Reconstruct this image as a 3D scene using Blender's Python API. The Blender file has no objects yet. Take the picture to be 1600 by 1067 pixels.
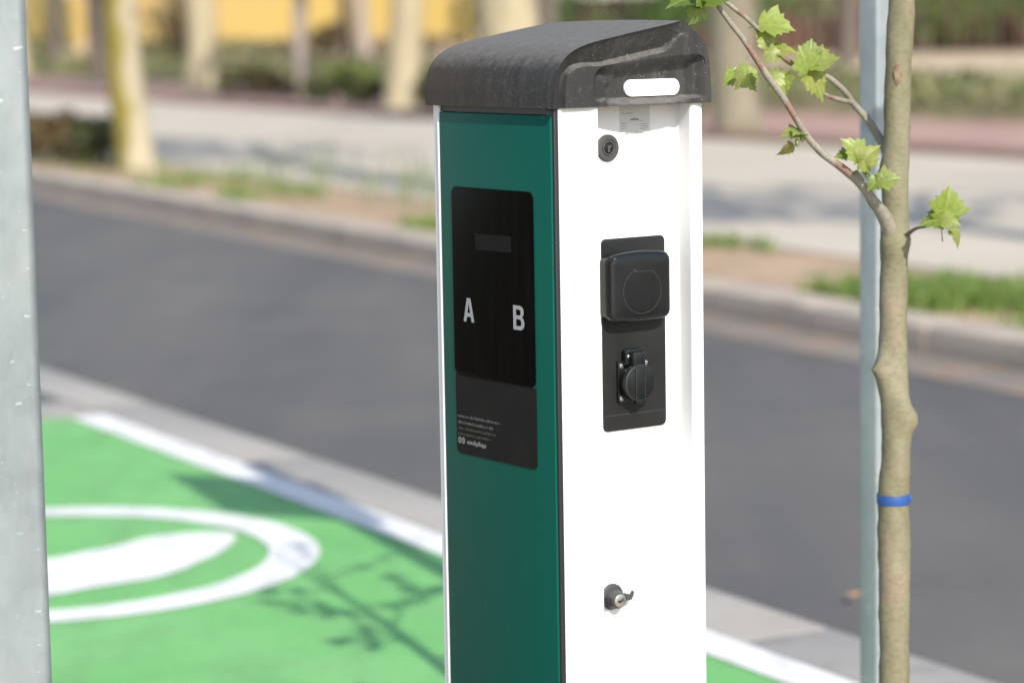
import bpy, bmesh, math, random
import numpy as np
from math import sin, cos, pi, radians, sqrt, atan2, tan, hypot
from mathutils import Vector, Matrix, Euler

random.seed(7)
rng = np.random.default_rng(7)
scene = bpy.context.scene
COL = scene.collection

# ------------------------------------------------------------------ camera
CAM_H, PITCH, ROLL = 1.55, radians(7.0), radians(-0.98)
cam_data = bpy.data.cameras.new('camera')
cam = bpy.data.objects.new('camera', cam_data)
COL.objects.link(cam)
fw = Vector((0, cos(PITCH), -sin(PITCH)))
rt0 = Vector((1, 0, 0))
up0 = rt0.cross(fw)
rt = cos(ROLL) * rt0 + sin(ROLL) * up0
up = -sin(ROLL) * rt0 + cos(ROLL) * up0
M = Matrix((rt, up, -fw)).transposed().to_4x4()
M.translation = Vector((0, 0, CAM_H))
cam.matrix_world = M
cam_data.sensor_width = 36
cam_data.lens = 92.25
cam_data.clip_start = 0.05
cam_data.clip_end = 2000
cam_data.dof.use_dof = True
cam_data.dof.focus_distance = 3.80
cam_data.dof.aperture_fstop = 2.9
scene.camera = cam

# ------------------------------------------------------------------ sky, sun, exposure
SUN_EL, SUN_AZ = radians(36), radians(158.7)          # azimuth clockwise from +Y
world = bpy.data.worlds.new('World')
scene.world = world
world.use_nodes = True
wn = world.node_tree
wn.nodes.clear()
sky = wn.nodes.new('ShaderNodeTexSky')
sky.sky_type = 'NISHITA'
sky.sun_disc = False
sky.sun_elevation = SUN_EL
sky.sun_rotation = SUN_AZ
sky.air_density = 1.0
sky.dust_density = 1.2
bg = wn.nodes.new('ShaderNodeBackground')
bg.inputs['Strength'].default_value = 0.14
wo = wn.nodes.new('ShaderNodeOutputWorld')
wn.links.new(sky.outputs['Color'], bg.inputs['Color'])
wn.links.new(bg.outputs['Background'], wo.inputs['Surface'])
sun_data = bpy.data.lights.new('sun', 'SUN')
sun_data.energy = 4.0
sun_data.angle = radians(0.55)
sun_data.color = (1.0, 0.935, 0.835)
sun = bpy.data.objects.new('sun', sun_data)
COL.objects.link(sun)
sdir = Vector((sin(SUN_AZ) * cos(SUN_EL), cos(SUN_AZ) * cos(SUN_EL), sin(SUN_EL)))
sun.rotation_euler = sdir.to_track_quat('Z', 'Y').to_euler()
sun.location = (6, -14, 12)

vs = scene.view_settings
vs.view_transform = 'Standard'
vs.look = 'None'
vs.gamma = 1
vs.exposure = 0.72
vs.use_curve_mapping = False
scene.render.engine = 'CYCLES'
scene.cycles.use_denoising = True
scene.cycles.max_bounces = 8
scene.cycles.caustics_reflective = False
scene.cycles.caustics_refractive = False


# ------------------------------------------------------------------ materials
class NT:
    def __init__(self, name):
        self.m = bpy.data.materials.new(name)
        self.m.use_nodes = True
        self.t = self.m.node_tree
        self.t.nodes.clear()
        self.out = self.n('OutputMaterial')
        self.p = self.n('BsdfPrincipled')
        self.l(self.p, 0, self.out, 'Surface')
        self._co = None

    def n(self, k, **kw):
        nd = self.t.nodes.new('ShaderNode' + k)
        for a, b in kw.items():
            setattr(nd, a, b)
        return nd

    def l(self, a, ao, b, bi):
        self.t.links.new(a.outputs[ao], b.inputs[bi])

    def co(self, scale=(1, 1, 1), kind='Object'):
        tc = self.n('TexCoord')
        mp = self.n('Mapping')
        mp.inputs['Scale'].default_value = scale
        self.l(tc, kind, mp, 'Vector')
        return mp

    def noise(self, scale, detail=4, rough=0.55, stretch=(1, 1, 1), kind='Object', dist=0.0):
        c = self.co(stretch, kind)
        nz = self.n('TexNoise')
        nz.inputs['Scale'].default_value = scale
        nz.inputs['Detail'].default_value = detail
        nz.inputs['Roughness'].default_value = rough
        nz.inputs['Distortion'].default_value = dist
        self.l(c, 0, nz, 'Vector')
        return nz

    def ramp(self, src, out, stops):
        r = self.n('ValToRGB')
        e = r.color_ramp.elements
        while len(e) < len(stops):
            e.new(0.5)
        for i, (p, c) in enumerate(stops):
            e[i].position = p
            e[i].color = c if len(c) == 4 else (*c, 1)
        self.l(src, out, r, 'Fac')
        return r

    def mix(self, fac, a, b, blend='MIX'):
        """fac/a/b: (node,out) or constants"""
        m = self.n('Mix', data_type='RGBA', blend_type=blend)
        for sock, v in ((m.inputs[0], fac), (m.inputs[6], a), (m.inputs[7], b)):
            if isinstance(v, tuple) and len(v) == 2 and not isinstance(v[0], (int, float)):
                self.t.links.new(v[0].outputs[v[1]], sock)
            elif isinstance(v, (int, float)):
                sock.default_value = v
            else:
                sock.default_value = (*v, 1) if len(v) == 3 else v
        return (m, 2)

    def base(self, src):
        self.t.links.new(src[0].outputs[src[1]], self.p.inputs['Base Color'])

    def set(self, **kw):
        for k, v in kw.items():
            self.p.inputs[k.replace('_', ' ')].default_value = v
        return self

    def bump(self, src, out, strength, dist):
        b = self.n('Bump')
        b.inputs['Strength'].default_value = strength
        b.inputs['Distance'].default_value = dist
        self.l(src, out, b, 'Height')
        self.l(b, 0, self.p, 'Normal')
        return b


def plain(name, col, rough=0.5, metal=0.0, spec=0.5, coat=0.0):
    t = NT(name)
    t.set(Base_Color=(*col, 1), Roughness=rough, Metallic=metal)
    t.p.inputs['Specular IOR Level'].default_value = spec
    t.p.inputs['Coat Weight'].default_value = coat
    return t.m


def mottled(name, c0, c1, scale, rough=0.85, lo=0.35, hi=0.65, detail=5, stretch=(1, 1, 1), bump=0.0, bdist=0.005, bscale=None, c2=None, c2scale=1.0, spec=0.4):
    t = NT(name)
    nz = t.noise(scale, detail, stretch=stretch)
    r = t.ramp(nz, 'Fac', [(lo, c0), (hi, c1)])
    src = (r, 0)
    if c2:
        n2 = t.noise(c2scale, 3)
        r2 = t.ramp(n2, 'Fac', [(0.52, (0, 0, 0)), (0.68, (1, 1, 1))])
        src = t.mix((r2, 0), src, c2)
    t.base(src)
    t.set(Roughness=rough)
    t.p.inputs['Specular IOR Level'].default_value = spec
    if bump:
        nb = t.noise(bscale or scale * 4, 4)
        t.bump(nb, 'Fac', bump, bdist)
    return t.m


def leaf_mat(name, cols, trans=0.45, rough=0.5, veins=False):
    """leaves: colour differs from leaf to leaf, light passes through"""
    t = NT(name)
    g = t.n('NewGeometry')
    oi = t.n('ObjectInfo')
    ad = t.n('Math', operation='ADD')
    t.l(g, 'Random Per Island', ad, 0)
    t.l(oi, 'Random', ad, 1)
    fr = t.n('Math', operation='FRACT')
    t.l(ad, 0, fr, 0)
    n = len(cols)
    r = t.ramp(fr, 0, [((i + 0.5) / n, c) for i, c in enumerate(cols)])
    src = (r, 0)
    if veins:          # pale ribs fanning out from the stalk, blotches between them
        tc = t.n('TexCoord')
        sx = t.n('SeparateXYZ')
        t.l(tc, 'Object', sx, 0)
        ya = t.n('Math', operation='ADD')
        ya.inputs[1].default_value = 0.04
        t.l(sx, 'Y', ya, 0)
        at = t.n('Math', operation='ARCTAN2')
        t.l(sx, 'X', at, 0)
        t.l(ya, 0, at, 1)
        mu = t.n('Math', operation='MULTIPLY')
        mu.inputs[1].default_value = 8.0
        t.l(at, 0, mu, 0)
        cs = t.n('Math', operation='COSINE')
        t.l(mu, 0, cs, 0)
        vr = t.ramp(cs, 0, [(0.90, (0, 0, 0)), (1.0, (0.5, 0.5, 0.5))])
        src = t.mix((vr, 0), src, (0.36, 0.42, 0.16))
        nb = t.noise(5, 4, 0.6)
        rb = t.ramp(nb, 'Fac', [(0.3, (0.72, 0.76, 0.7)), (0.7, (1.15, 1.1, 1.1))])
        src = t.mix(1.0, src, (rb, 0), 'MULTIPLY')
    t.base(src)
    t.set(Roughness=rough)
    tr = t.n('BsdfTranslucent')
    hs = t.n('HueSaturation')
    hs.inputs['Value'].default_value = 1.25
    hs.inputs['Saturation'].default_value = 1.1
    t.t.links.new(src[0].outputs[src[1]], hs.inputs['Color'])
    t.l(hs, 0, tr, 'Color')
    mx = t.n('MixShader')
    mx.inputs[0].default_value = trans
    t.l(t.p, 0, mx, 1)
    t.l(tr, 0, mx, 2)
    t.l(mx, 0, t.out, 'Surface')
    return t.m


MAT = {}
MAT['white'] = plain('white_powder_coat', (0.67, 0.675, 0.68), 0.42)
MAT['rim_black'] = plain('black_gasket', (0.012, 0.012, 0.014), 0.4)


def m_green():
    t = NT('green_enamel')
    nz = t.noise(3.0, 3)
    r = t.ramp(nz, 'Fac', [(0.35, (0.003, 0.070, 0.051)), (0.7, (0.0035, 0.076, 0.056))])
    sp = t.noise(70, 2, stretch=(1, 1, 0.45))
    rs = t.ramp(sp, 'Fac', [(0.735, (0, 0, 0)), (0.77, (0.30, 0.30, 0.30))])
    t.base(t.mix((rs, 0), (r, 0), (0.12, 0.2, 0.17)))
    t.set(Roughness=0.28)
    t.p.inputs['Specular IOR Level'].default_value = 0.045
    return t.m


MAT['green'] = m_green()


def m_screen():
    t = NT('black_screen_glass')
    st = t.noise(60, 4, stretch=(1, 1.0, 0.12))
    r = t.ramp(st, 'Fac', [(0.40, (0.0016, 0.0016, 0.0016)), (0.85, (0.0042, 0.0042, 0.004))])
    sp = t.noise(230, 1)
    rs = t.ramp(sp, 'Fac', [(0.77, (0, 0, 0)), (0.82, (0.6, 0.6, 0.6))])
    t.base(t.mix((rs, 0), (r, 0), (0.06, 0.06, 0.055)))
    t.set(Roughness=0.24)
    t.p.inputs['Specular IOR Level'].default_value = 0.02
    return t.m


MAT['screen'] = m_screen()
MAT['lcd'] = plain('unlit_lcd', (0.0065, 0.0072, 0.0068), 0.35, spec=0.05)
MAT['label'] = mottled('charcoal_label_film', (0.009, 0.009, 0.009), (0.0115, 0.0112, 0.011), 20, rough=0.5, spec=0.06)
MAT['print_grey'] = plain('grey_print', (0.27, 0.28, 0.29), 0.6)
MAT['print_dim'] = plain('dim_olive_print', (0.035, 0.042, 0.022), 0.6)
MAT['print_small'] = plain('small_grey_print', (0.085, 0.085, 0.088), 0.6)
MAT['print_logo'] = plain('logo_grey_print', (0.15, 0.155, 0.16), 0.6)


def m_cap():
    t = NT('weathered_black_plastic')
    n1 = t.noise(9, 5, 0.6)
    r1 = t.ramp(n1, 'Fac', [(0.3, (0.024, 0.024, 0.024)), (0.75, (0.036, 0.035, 0.034))])
    # chalky dust: fine streaks running down the sides
    n2 = t.noise(55, 4, 0.6, stretch=(1, 1, 0.10))
    r2 = t.ramp(n2, 'Fac', [(0.48, (0, 0, 0)), (0.78, (0.55, 0.55, 0.55))])
    c = t.mix((r2, 0), (r1, 0), (0.078, 0.075, 0.072))
    # blotchy dried dust
    n3 = t.noise(70, 6, 0.75)
    r3 = t.ramp(n3, 'Fac', [(0.55, (0, 0, 0)), (0.72, (0.42, 0.42, 0.42))])
    c = t.mix((r3, 0), c, (0.115, 0.114, 0.110))
    # pale specks
    n4 = t.noise(420, 1)
    r4 = t.ramp(n4, 'Fac', [(0.70, (0, 0, 0)), (0.76, (1, 1, 1))])
    c = t.mix((r4, 0), c, (0.17, 0.165, 0.155))
    # browner toward the far end
    tc = t.n('TexCoord')
    sx = t.n('SeparateXYZ')
    t.l(tc, 'Object', sx, 0)
    mr = t.n('MapRange')
    mr.inputs['From Min'].default_value = 0.05
    mr.inputs['From Max'].default_value = 0.32
    mr.inputs['To Max'].default_value = 0.7
    t.l(sx, 'Y', mr, 'Value')
    c = t.mix((mr, 0), c, (0.050, 0.038, 0.029))
    # dust settled on the upper side, worn thin in places
    geo = t.n('NewGeometry')
    sn = t.n('SeparateXYZ')
    t.l(geo, 'Normal', sn, 0)
    nd = t.noise(75, 6, 0.7)
    ad = t.n('Math', operation='MULTIPLY_ADD')
    ad.inputs[1].default_value = 0.8
    nf = t.noise(330, 3, 0.7)
    av = t.n('Math', operation='MULTIPLY_ADD')
    av.inputs[1].default_value = 0.75
    t.l(nf, 'Fac', av, 0)
    t.l(nd, 'Fac', av, 2)
    t.l(av, 0, ad, 0)
    t.l(sn, 'Z', ad, 2)
    dm = t.n('MapRange')
    dm.inputs['From Min'].default_value = 1.15
    dm.inputs['From Max'].default_value = 1.80
    dm.inputs['To Max'].default_value = 0.85
    t.l(ad, 0, dm, 'Value')
    c = t.mix((dm, 0), c, (0.155, 0.150, 0.140))
    t.base(c)
    t.set(Roughness=0.72)
    t.p.inputs['Specular IOR Level'].default_value = 0.22
    nb = t.noise(700, 2)
    t.bump(nb, 'Fac', 0.5, 0.0008)
    return t.m


MAT['cap'] = m_cap()
MAT['lamp_white'] = plain('white_diffuser', (0.88, 0.88, 0.88), 0.25)


def m_black_plastic(name, c, rough, spec=0.22):
    t = NT(name)
    n1 = t.noise(14, 5, 0.6)
    r1 = t.ramp(n1, 'Fac', [(0.3, tuple(x * 0.85 for x in c)), (0.75, tuple(x * 1.25 for x in c))])
    n4 = t.noise(260, 1)
    r4 = t.ramp(n4, 'Fac', [(0.76, (0, 0, 0)), (0.80, (0.5, 0.5, 0.5))])
    t.base(t.mix((r4, 0), (r1, 0), (0.08, 0.08, 0.08)))
    nr = t.ramp(n1, 'Fac', [(0.3, (rough - 0.06,) * 3), (0.7, (rough + 0.08,) * 3)])
    t.l(nr, 0, t.p, 'Roughness')
    t.p.inputs['Specular IOR Level'].default_value = spec
    return t.m


MAT['plate'] = m_black_plastic('black_plate_plastic', (0.0145, 0.0152, 0.0158), 0.5)
MAT['socket'] = m_black_plastic('black_socket_plastic', (0.0055, 0.0066, 0.0072), 0.28, 0.4)
MAT['seam_and_highlight'] = plain('worn_seam_and_highlight', (0.034, 0.036, 0.037), 0.5)  # pale tone for seams and for highlights painted along worn edges
MAT['dark'] = plain('dark_interior', (0.008, 0.008, 0.008), 0.7)
MAT['steel'] = plain('bright_steel', (0.62, 0.63, 0.62), 0.28, metal=1.0)
MAT['chrome'] = plain('nickel_lock', (0.55, 0.56, 0.50), 0.32, metal=1.0)
MAT['lock_plastic'] = m_black_plastic('grey_lock_plastic', (0.060, 0.060, 0.061), 0.45)
MAT['sticker'] = plain('silver_sticker', (0.50, 0.51, 0.50), 0.45)
MAT['sticker_ink'] = plain('faded_sticker_ink', (0.17, 0.17, 0.17), 0.6)


def m_galv(name, base, tint):
    t = NT(name)
    v = t.n('TexVoronoi')
    v.inputs['Scale'].default_value = 90
    c = t.co((1, 1, 0.6))
    t.l(c, 0, v, 'Vector')
    r = t.ramp(v, 'Color', [(0.0, tuple(x * 0.86 for x in base)), (1.0, base)])
    n = t.noise(7, 4)
    r2 = t.ramp(n, 'Fac', [(0.35, (0, 0, 0)), (0.7, (1, 1, 1))])
    col = t.mix((r2, 0), (r, 0), tint)
    sp = t.noise(45, 3, 0.6, stretch=(1, 1, 1.8))
    rs = t.ramp(sp, 'Fac', [(0.655, (0, 0, 0)), (0.70, (0.75, 0.75, 0.75))])
    col = t.mix((rs, 0), col, (0.42, 0.45, 0.45))
    sm = t.noise(16, 5, 0.65, stretch=(1, 1, 0.5))
    rm = t.ramp(sm, 'Fac', [(0.35, (0.91, 0.92, 0.925)), (0.65, (1.07, 1.07, 1.07))])
    col = t.mix(1.0, col, (rm, 0), 'MULTIPLY')
    t.base(col)
    rr = t.ramp(sm, 'Fac', [(0.3, (0.40,) * 3), (0.7, (0.60,) * 3)])
    t.l(rr, 0, t.p, 'Roughness')
    t.set(Metallic=0.4)
    t.bump(n, 'Fac', 0.15, 0.002)
    return t.m


MAT['galv'] = m_galv('galvanised_steel', (0.205, 0.24, 0.25), (0.24, 0.27, 0.275))
MAT['galv_sign'] = m_galv('galvanised_sign_post_steel', (0.27, 0.31, 0.325), (0.32, 0.355, 0.37))


def m_asphalt():
    t = NT('asphalt')
    # tone bands worn along the driving direction
    tc = t.n('TexCoord')
    mp = t.n('Mapping')
    mp.inputs['Rotation'].default_value = (0, 0, radians(-26.5))
    mp.inputs['Scale'].default_value = (1.0, 0.10, 1.0)
    t.l(tc, 'Object', mp, 'Vector')
    nb = t.n('TexNoise')
    nb.inputs['Scale'].default_value = 1.1
    nb.inputs['Detail'].default_value = 4
    t.l(mp, 0, nb, 'Vector')
    r1 = t.ramp(nb, 'Fac', [(0.30, (0.078, 0.075, 0.074)), (0.48, (0.105, 0.101, 0.099)), (0.70, (0.131, 0.125, 0.117))])
    n1 = t.noise(0.9, 5, 0.65)
    rp = t.ramp(n1, 'Fac', [(0.35, (0.88, 0.88, 0.89)), (0.65, (1.08, 1.07, 1.05))])
    c = t.mix(1.0, (r1, 0), (rp, 0), 'MULTIPLY')
    n2 = t.noise(160, 3, 0.7)
    r2 = t.ramp(n2, 'Fac', [(0.35, (0.55, 0.55, 0.55)), (0.75, (1.35, 1.33, 1.3))])
    t.base(t.mix(1.0, c, (r2, 0), 'MULTIPLY'))
    t.set(Roughness=0.85)
    t.bump(n2, 'Fac', 0.6, 0.004)
    return t.m


MAT['asphalt'] = m_asphalt()


def m_paint(name, c0, c1, dirt, amt=0.35):
    t = NT(name)
    n1 = t.noise(1.5, 5, 0.6)
    r1 = t.ramp(n1, 'Fac', [(0.3, c0), (0.7, c1)])
    n2 = t.noise(5.5, 7, 0.7)
    r2 = t.ramp(n2, 'Fac', [(0.47, (0, 0, 0)), (0.76, (amt, amt, amt))])
    c = t.mix((r2, 0), (r1, 0), dirt)
    # rubbed streaks along the bay
    tc = t.n('TexCoord')
    mp = t.n('Mapping')
    mp.inputs['Rotation'].default_value = (0, 0, radians(-28.6))
    mp.inputs['Scale'].default_value = (1.0, 0.12, 1.0)
    t.l(tc, 'Object', mp, 'Vector')
    ns = t.n('TexNoise')
    ns.inputs['Scale'].default_value = 9
    ns.inputs['Detail'].default_value = 5
    t.l(mp, 0, ns, 'Vector')
    rs = t.ramp(ns, 'Fac', [(0.52, (0, 0, 0)), (0.78, (amt * 0.8,) * 3)])
    c = t.mix((rs, 0), c, dirt)
    n3 = t.noise(120, 3, 0.7)
    r3 = t.ramp(n3, 'Fac', [(0.3, (0.78, 0.78, 0.78)), (0.7, (1.08, 1.08, 1.08))])
    t.base(t.mix(1.0, c, (r3, 0), 'MULTIPLY'))
    t.set(Roughness=0.75)
    t.bump(n3, 'Fac', 0.5, 0.003)
    return t.m


MAT['bay_green'] = m_paint('green_road_paint', (0.125, 0.385, 0.105), (0.180, 0.435, 0.150), (0.125, 0.25, 0.10), 0.5)
MAT['road_white'] = m_paint('white_road_paint', (0.66, 0.66, 0.65), (0.74, 0.74, 0.73), (0.40, 0.41, 0.41), 0.6)
MAT['concrete'] = mottled('gutter_concrete', (0.27, 0.255, 0.235), (0.325, 0.308, 0.285), 2.5, bump=0.3, bscale=90, c2=(0.24, 0.225, 0.205), c2scale=5)
MAT['kerb'] = mottled('kerb_concrete', (0.33, 0.28, 0.235), (0.40, 0.34, 0.285), 2.0, bump=0.3, bscale=60, c2=(0.27, 0.235, 0.20), c2scale=4)
MAT['gutter_dust'] = mottled('dusty_gutter_edge', (0.155, 0.135, 0.12), (0.20, 0.17, 0.145), 1.6, c2=(0.24, 0.17, 0.12), c2scale=2.5)
MAT['pavement'] = mottled('far_pavement_concrete', (0.40, 0.35, 0.285), (0.465, 0.41, 0.335), 0.35, c2=(0.365, 0.33, 0.275), c2scale=0.5)
MAT['soil'] = mottled('dry_soil', (0.31, 0.215, 0.145), (0.42, 0.30, 0.20), 1.8, c2=(0.20, 0.17, 0.085), c2scale=1.3)
MAT['sand'] = mottled('sandy_path', (0.40, 0.31, 0.20), (0.48, 0.37, 0.25), 0.25, c2=(0.34, 0.27, 0.16), c2scale=0.12)
MAT['bed'] = mottled('planting_bed_soil', (0.13, 0.10, 0.055), (0.20, 0.16, 0.08), 0.8, c2=(0.11, 0.13, 0.04), c2scale=0.6)
MAT['pink'] = mottled('pink_masonry', (0.27, 0.155, 0.13), (0.37, 0.235, 0.19), 0.9, c2=(0.36, 0.27, 0.21), c2scale=0.4)
MAT['yellow_wall'] = mottled('ochre_render', (0.33, 0.235, 0.065), (0.38, 0.27, 0.085), 0.12, c2=(0.36, 0.25, 0.115), c2scale=0.16)
MAT['brown'] = mottled('brown_boards', (0.055, 0.028, 0.017), (0.085, 0.042, 0.025), 0.8)
MAT['ground'] = mottled('dusty_ground', (0.30, 0.26, 0.21), (0.37, 0.32, 0.26), 0.2)
MAT['glass'] = plain('window_glass', (0.03, 0.035, 0.04), 0.08)
MAT['sign_back'] = plain('sign_aluminium', (0.55, 0.56, 0.57), 0.4, metal=0.7)
MAT['tape'] = plain('blue_plastic_tape', (0.017, 0.066, 0.235), 0.5)


def m_bark(name, stops, patch, scale=7.0, side_tint=None, grain=0.26):
    t = NT(name)
    n1 = t.noise(scale, 4, 0.55, stretch=(1, 1, 0.45))
    r1 = t.ramp(n1, 'Fac', stops)
    n2 = t.noise(scale * 1.7, 2, 0.5, stretch=(1, 1, 0.4), dist=0.4)
    r2 = t.ramp(n2, 'Fac', [(0.56, (0, 0, 0)), (0.63, (0.9, 0.9, 0.9))])
    c = t.mix((r2, 0), (r1, 0), patch)
    if side_tint:  # colour mixed in toward the left side of the trunk
        tc = t.n('TexCoord')
        sx = t.n('SeparateXYZ')
        t.l(tc, 'Object', sx, 0)
        nm = t.noise(2.2, 3)
        ad = t.n('Math', operation='MULTIPLY_ADD')
        ad.inputs[1].default_value = 0.35
        t.l(nm, 'Fac', ad, 0)
        t.l(sx, 'X', ad, 2)
        mr = t.n('MapRange')
        mr.inputs['From Min'].default_value = 0.19
        mr.inputs['From Max'].default_value = 0.08
        t.l(ad, 0, mr, 'Value')
        c = t.mix((mr, 0), c, side_tint)
    n3 = t.noise(scale * 12, 3, 0.6, stretch=(1, 1, 1.6))
    r3 = t.ramp(n3, 'Fac', [(0.32, (1 - grain,) * 3), (0.5, (1.0, 1.0, 1.0)), (0.7, (1 + grain * 0.5,) * 3)])
    t.base(t.mix(1.0, c, (r3, 0), 'MULTIPLY'))
    t.set(Roughness=0.72)
    t.p.inputs['Specular IOR Level'].default_value = 0.3
    t.bump(n3, 'Fac', 0.35, 0.002)
    return t.m


MAT['young_bark'] = m_bark('young_plane_bark', [(0.36, (0.118, 0.112, 0.058)), (0.5, (0.165, 0.154, 0.094)), (0.64, (0.215, 0.200, 0.135))], (0.215, 0.170, 0.118), 8, grain=0.17)
MAT['twig_bark'] = m_bark('grey_twig_bark', [(0.35, (0.21, 0.19, 0.15)), (0.7, (0.28, 0.265, 0.22))], (0.20, 0.125, 0.09), 14)
MAT['scar'] = mottled('pruning_scar_bark', (0.13, 0.085, 0.055), (0.22, 0.17, 0.115), 90)
MAT['red_twig'] = plain('reddish_twig', (0.13, 0.08, 0.05), 0.6)
MAT['old_bark'] = m_bark('cream_plane_bark', [(0.3, (0.31, 0.265, 0.17)), (0.7, (0.39, 0.335, 0.225))], (0.28, 0.25, 0.15), 1.1)
MAT['shaded_bark'] = m_bark('shaded_plane_bark', [(0.3, (0.165, 0.148, 0.105)), (0.7, (0.215, 0.195, 0.145))], (0.15, 0.138, 0.09), 1.1)  # plane bark in a darker copy, shade put into the colour
MAT['side_tinted_bark'] = m_bark('side_tinted_plane_bark', [(0.3, (0.32, 0.285, 0.195)), (0.7, (0.40, 0.35, 0.25))], (0.30, 0.27, 0.17), 1.1, side_tint=(0.20, 0.165, 0.035))
MAT['grey_bark'] = m_bark('grey_bark', [(0.3, (0.24, 0.20, 0.175)), (0.7, (0.31, 0.27, 0.235))], (0.22, 0.19, 0.16), 1.1)
MAT['dark_bark'] = m_bark('dark_bark', [(0.3, (0.085, 0.07, 0.06)), (0.7, (0.13, 0.105, 0.09))], (0.10, 0.085, 0.07), 1.1)
MAT['new_leaf'] = leaf_mat('young_plane_leaf', [(0.19, 0.265, 0.042), (0.30, 0.36, 0.085), (0.11, 0.175, 0.028), (0.31, 0.35, 0.11), (0.15, 0.215, 0.034)], 0.42, 0.42, True)
MAT['olive_leaf'] = leaf_mat('young_yellowish_leaf', [(0.235, 0.26, 0.06), (0.20, 0.25, 0.055), (0.26, 0.235, 0.07)], 0.35, 0.5, True)
MAT['crown_leaf'] = leaf_mat('plane_crown_leaf', [(0.07, 0.13, 0.025), (0.10, 0.17, 0.035), (0.14, 0.20, 0.05)], 0.4)
MAT['hedge_leaf'] = leaf_mat('hedge_leaf', [(0.060, 0.125, 0.026), (0.085, 0.17, 0.036), (0.12, 0.205, 0.05)], 0.3)
MAT['dark_leaf'] = leaf_mat('dark_hedge_leaf', [(0.045, 0.062, 0.018), (0.07, 0.085, 0.024), (0.10, 0.095, 0.03)], 0.25)
MAT['brown_leaf'] = leaf_mat('brown_olive_leaf', [(0.17, 0.095, 0.045), (0.12, 0.105, 0.038), (0.075, 0.085, 0.025), (0.22, 0.145, 0.08)], 0.25)
MAT['bed_leaf'] = leaf_mat('bed_plant_leaf', [(0.16, 0.185, 0.075), (0.22, 0.22, 0.10), (0.12, 0.165, 0.06), (0.24, 0.19, 0.10)], 0.3)
MAT['grass'] = leaf_mat('grass_blade', [(0.125, 0.20, 0.04), (0.16, 0.25, 0.055), (0.20, 0.27, 0.08)], 0.35)
MAT['litter'] = leaf_mat('fallen_leaf', [(0.42, 0.20, 0.08), (0.48, 0.27, 0.13), (0.33, 0.19, 0.10)], 0.15)
MAT['weed'] = leaf_mat('pale_weed_leaf', [(0.22, 0.27, 0.13), (0.27, 0.30, 0.17), (0.18, 0.24, 0.10)], 0.35)


# ------------------------------------------------------------------ helpers
def tag(o, label=None, cat=None, group=None, kind=None):
    if label:
        o['label'] = label
    if cat:
        o['category'] = cat
    if group:
        o['group'] = group
    if kind:
        o['kind'] = kind
    return o


def empty(name, loc=(0, 0, 0), rz=0.0):
    o = bpy.data.objects.new(name, None)
    o.empty_display_size = 0.1
    COL.objects.link(o)
    o.location = loc
    o.rotation_euler = (0, 0, rz)
    return o


def link(name, me, mat=None, parent=None):
    o = bpy.data.objects.new(name, me)
    if mat is not None and not me.materials:
        me.materials.append(MAT[mat] if isinstance(mat, str) else mat)
    COL.objects.link(o)
    if parent:
        o.parent = parent
    return o


def mesh(name, V, F, mat, parent=None, smooth=None, fix=True):
    me = bpy.data.meshes.new(name)
    assert max(max(f) for f in F) < len(V), name
    me.from_pydata([tuple(v) for v in V], [], [tuple(f) for f in F])
    if fix:
        bm = bmesh.new()
        bm.from_mesh(me)
        bmesh.ops.recalc_face_normals(bm, faces=bm.faces)
        bm.to_mesh(me)
        bm.free()
    if smooth is not None:
        me.polygons.foreach_set('use_smooth', [True] * len(me.polygons))
        me.set_sharp_from_angle(angle=radians(smooth))
    me.update()
    return link(name, me, mat, parent)


def bm_obj(name, bm, mat, parent=None, smooth=None):
    bmesh.ops.recalc_face_normals(bm, faces=bm.faces)
    me = bpy.data.meshes.new(name)
    bm.to_mesh(me)
    bm.free()
    if smooth is not None:
        me.polygons.foreach_set('use_smooth', [True] * len(me.polygons))
        me.set_sharp_from_angle(angle=radians(smooth))
    return link(name, me, mat, parent)


def box(name, x0, x1, y0, y1, z0, z1, mat, parent=None, bevel=0.0, seg=2):
    bm = bmesh.new()
    bmesh.ops.create_cube(bm, size=1)
    for v in bm.verts:
        v.co = ((x0 + x1) / 2 + v.co.x * (x1 - x0), (y0 + y1) / 2 + v.co.y * (y1 - y0), (z0 + z1) / 2 + v.co.z * (z1 - z0))
    if bevel:
        bmesh.ops.bevel(bm, geom=bm.edges[:], offset=bevel, segments=seg, affect='EDGES', profile=0.5)
    return bm_obj(name, bm, mat, parent, 40 if bevel else None)


def rrect(u0, u1, v0, v1, r, n=6, corners=(1, 1, 1, 1)):
    """rounded rectangle, ccw from the lower left; corners = bl, br, tr, tl"""
    P = []
    for (cx, cy, a0, k) in ((u0, v0, pi, 0), (u1, v0, 1.5 * pi, 1), (u1, v1, 0, 2), (u0, v1, 0.5 * pi, 3)):
        rr = r * corners[k]
        ox = cx + (rr if cx == u0 else -rr)
        oy = cy + (rr if cy == v0 else -rr)
        if rr == 0:
            P.append((cx, cy))
            continue
        for i in range(n + 1):
            a = a0 + 0.5 * pi * i / n
            P.append((ox + rr * cos(a), oy + rr * sin(a)))
    return P


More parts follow.
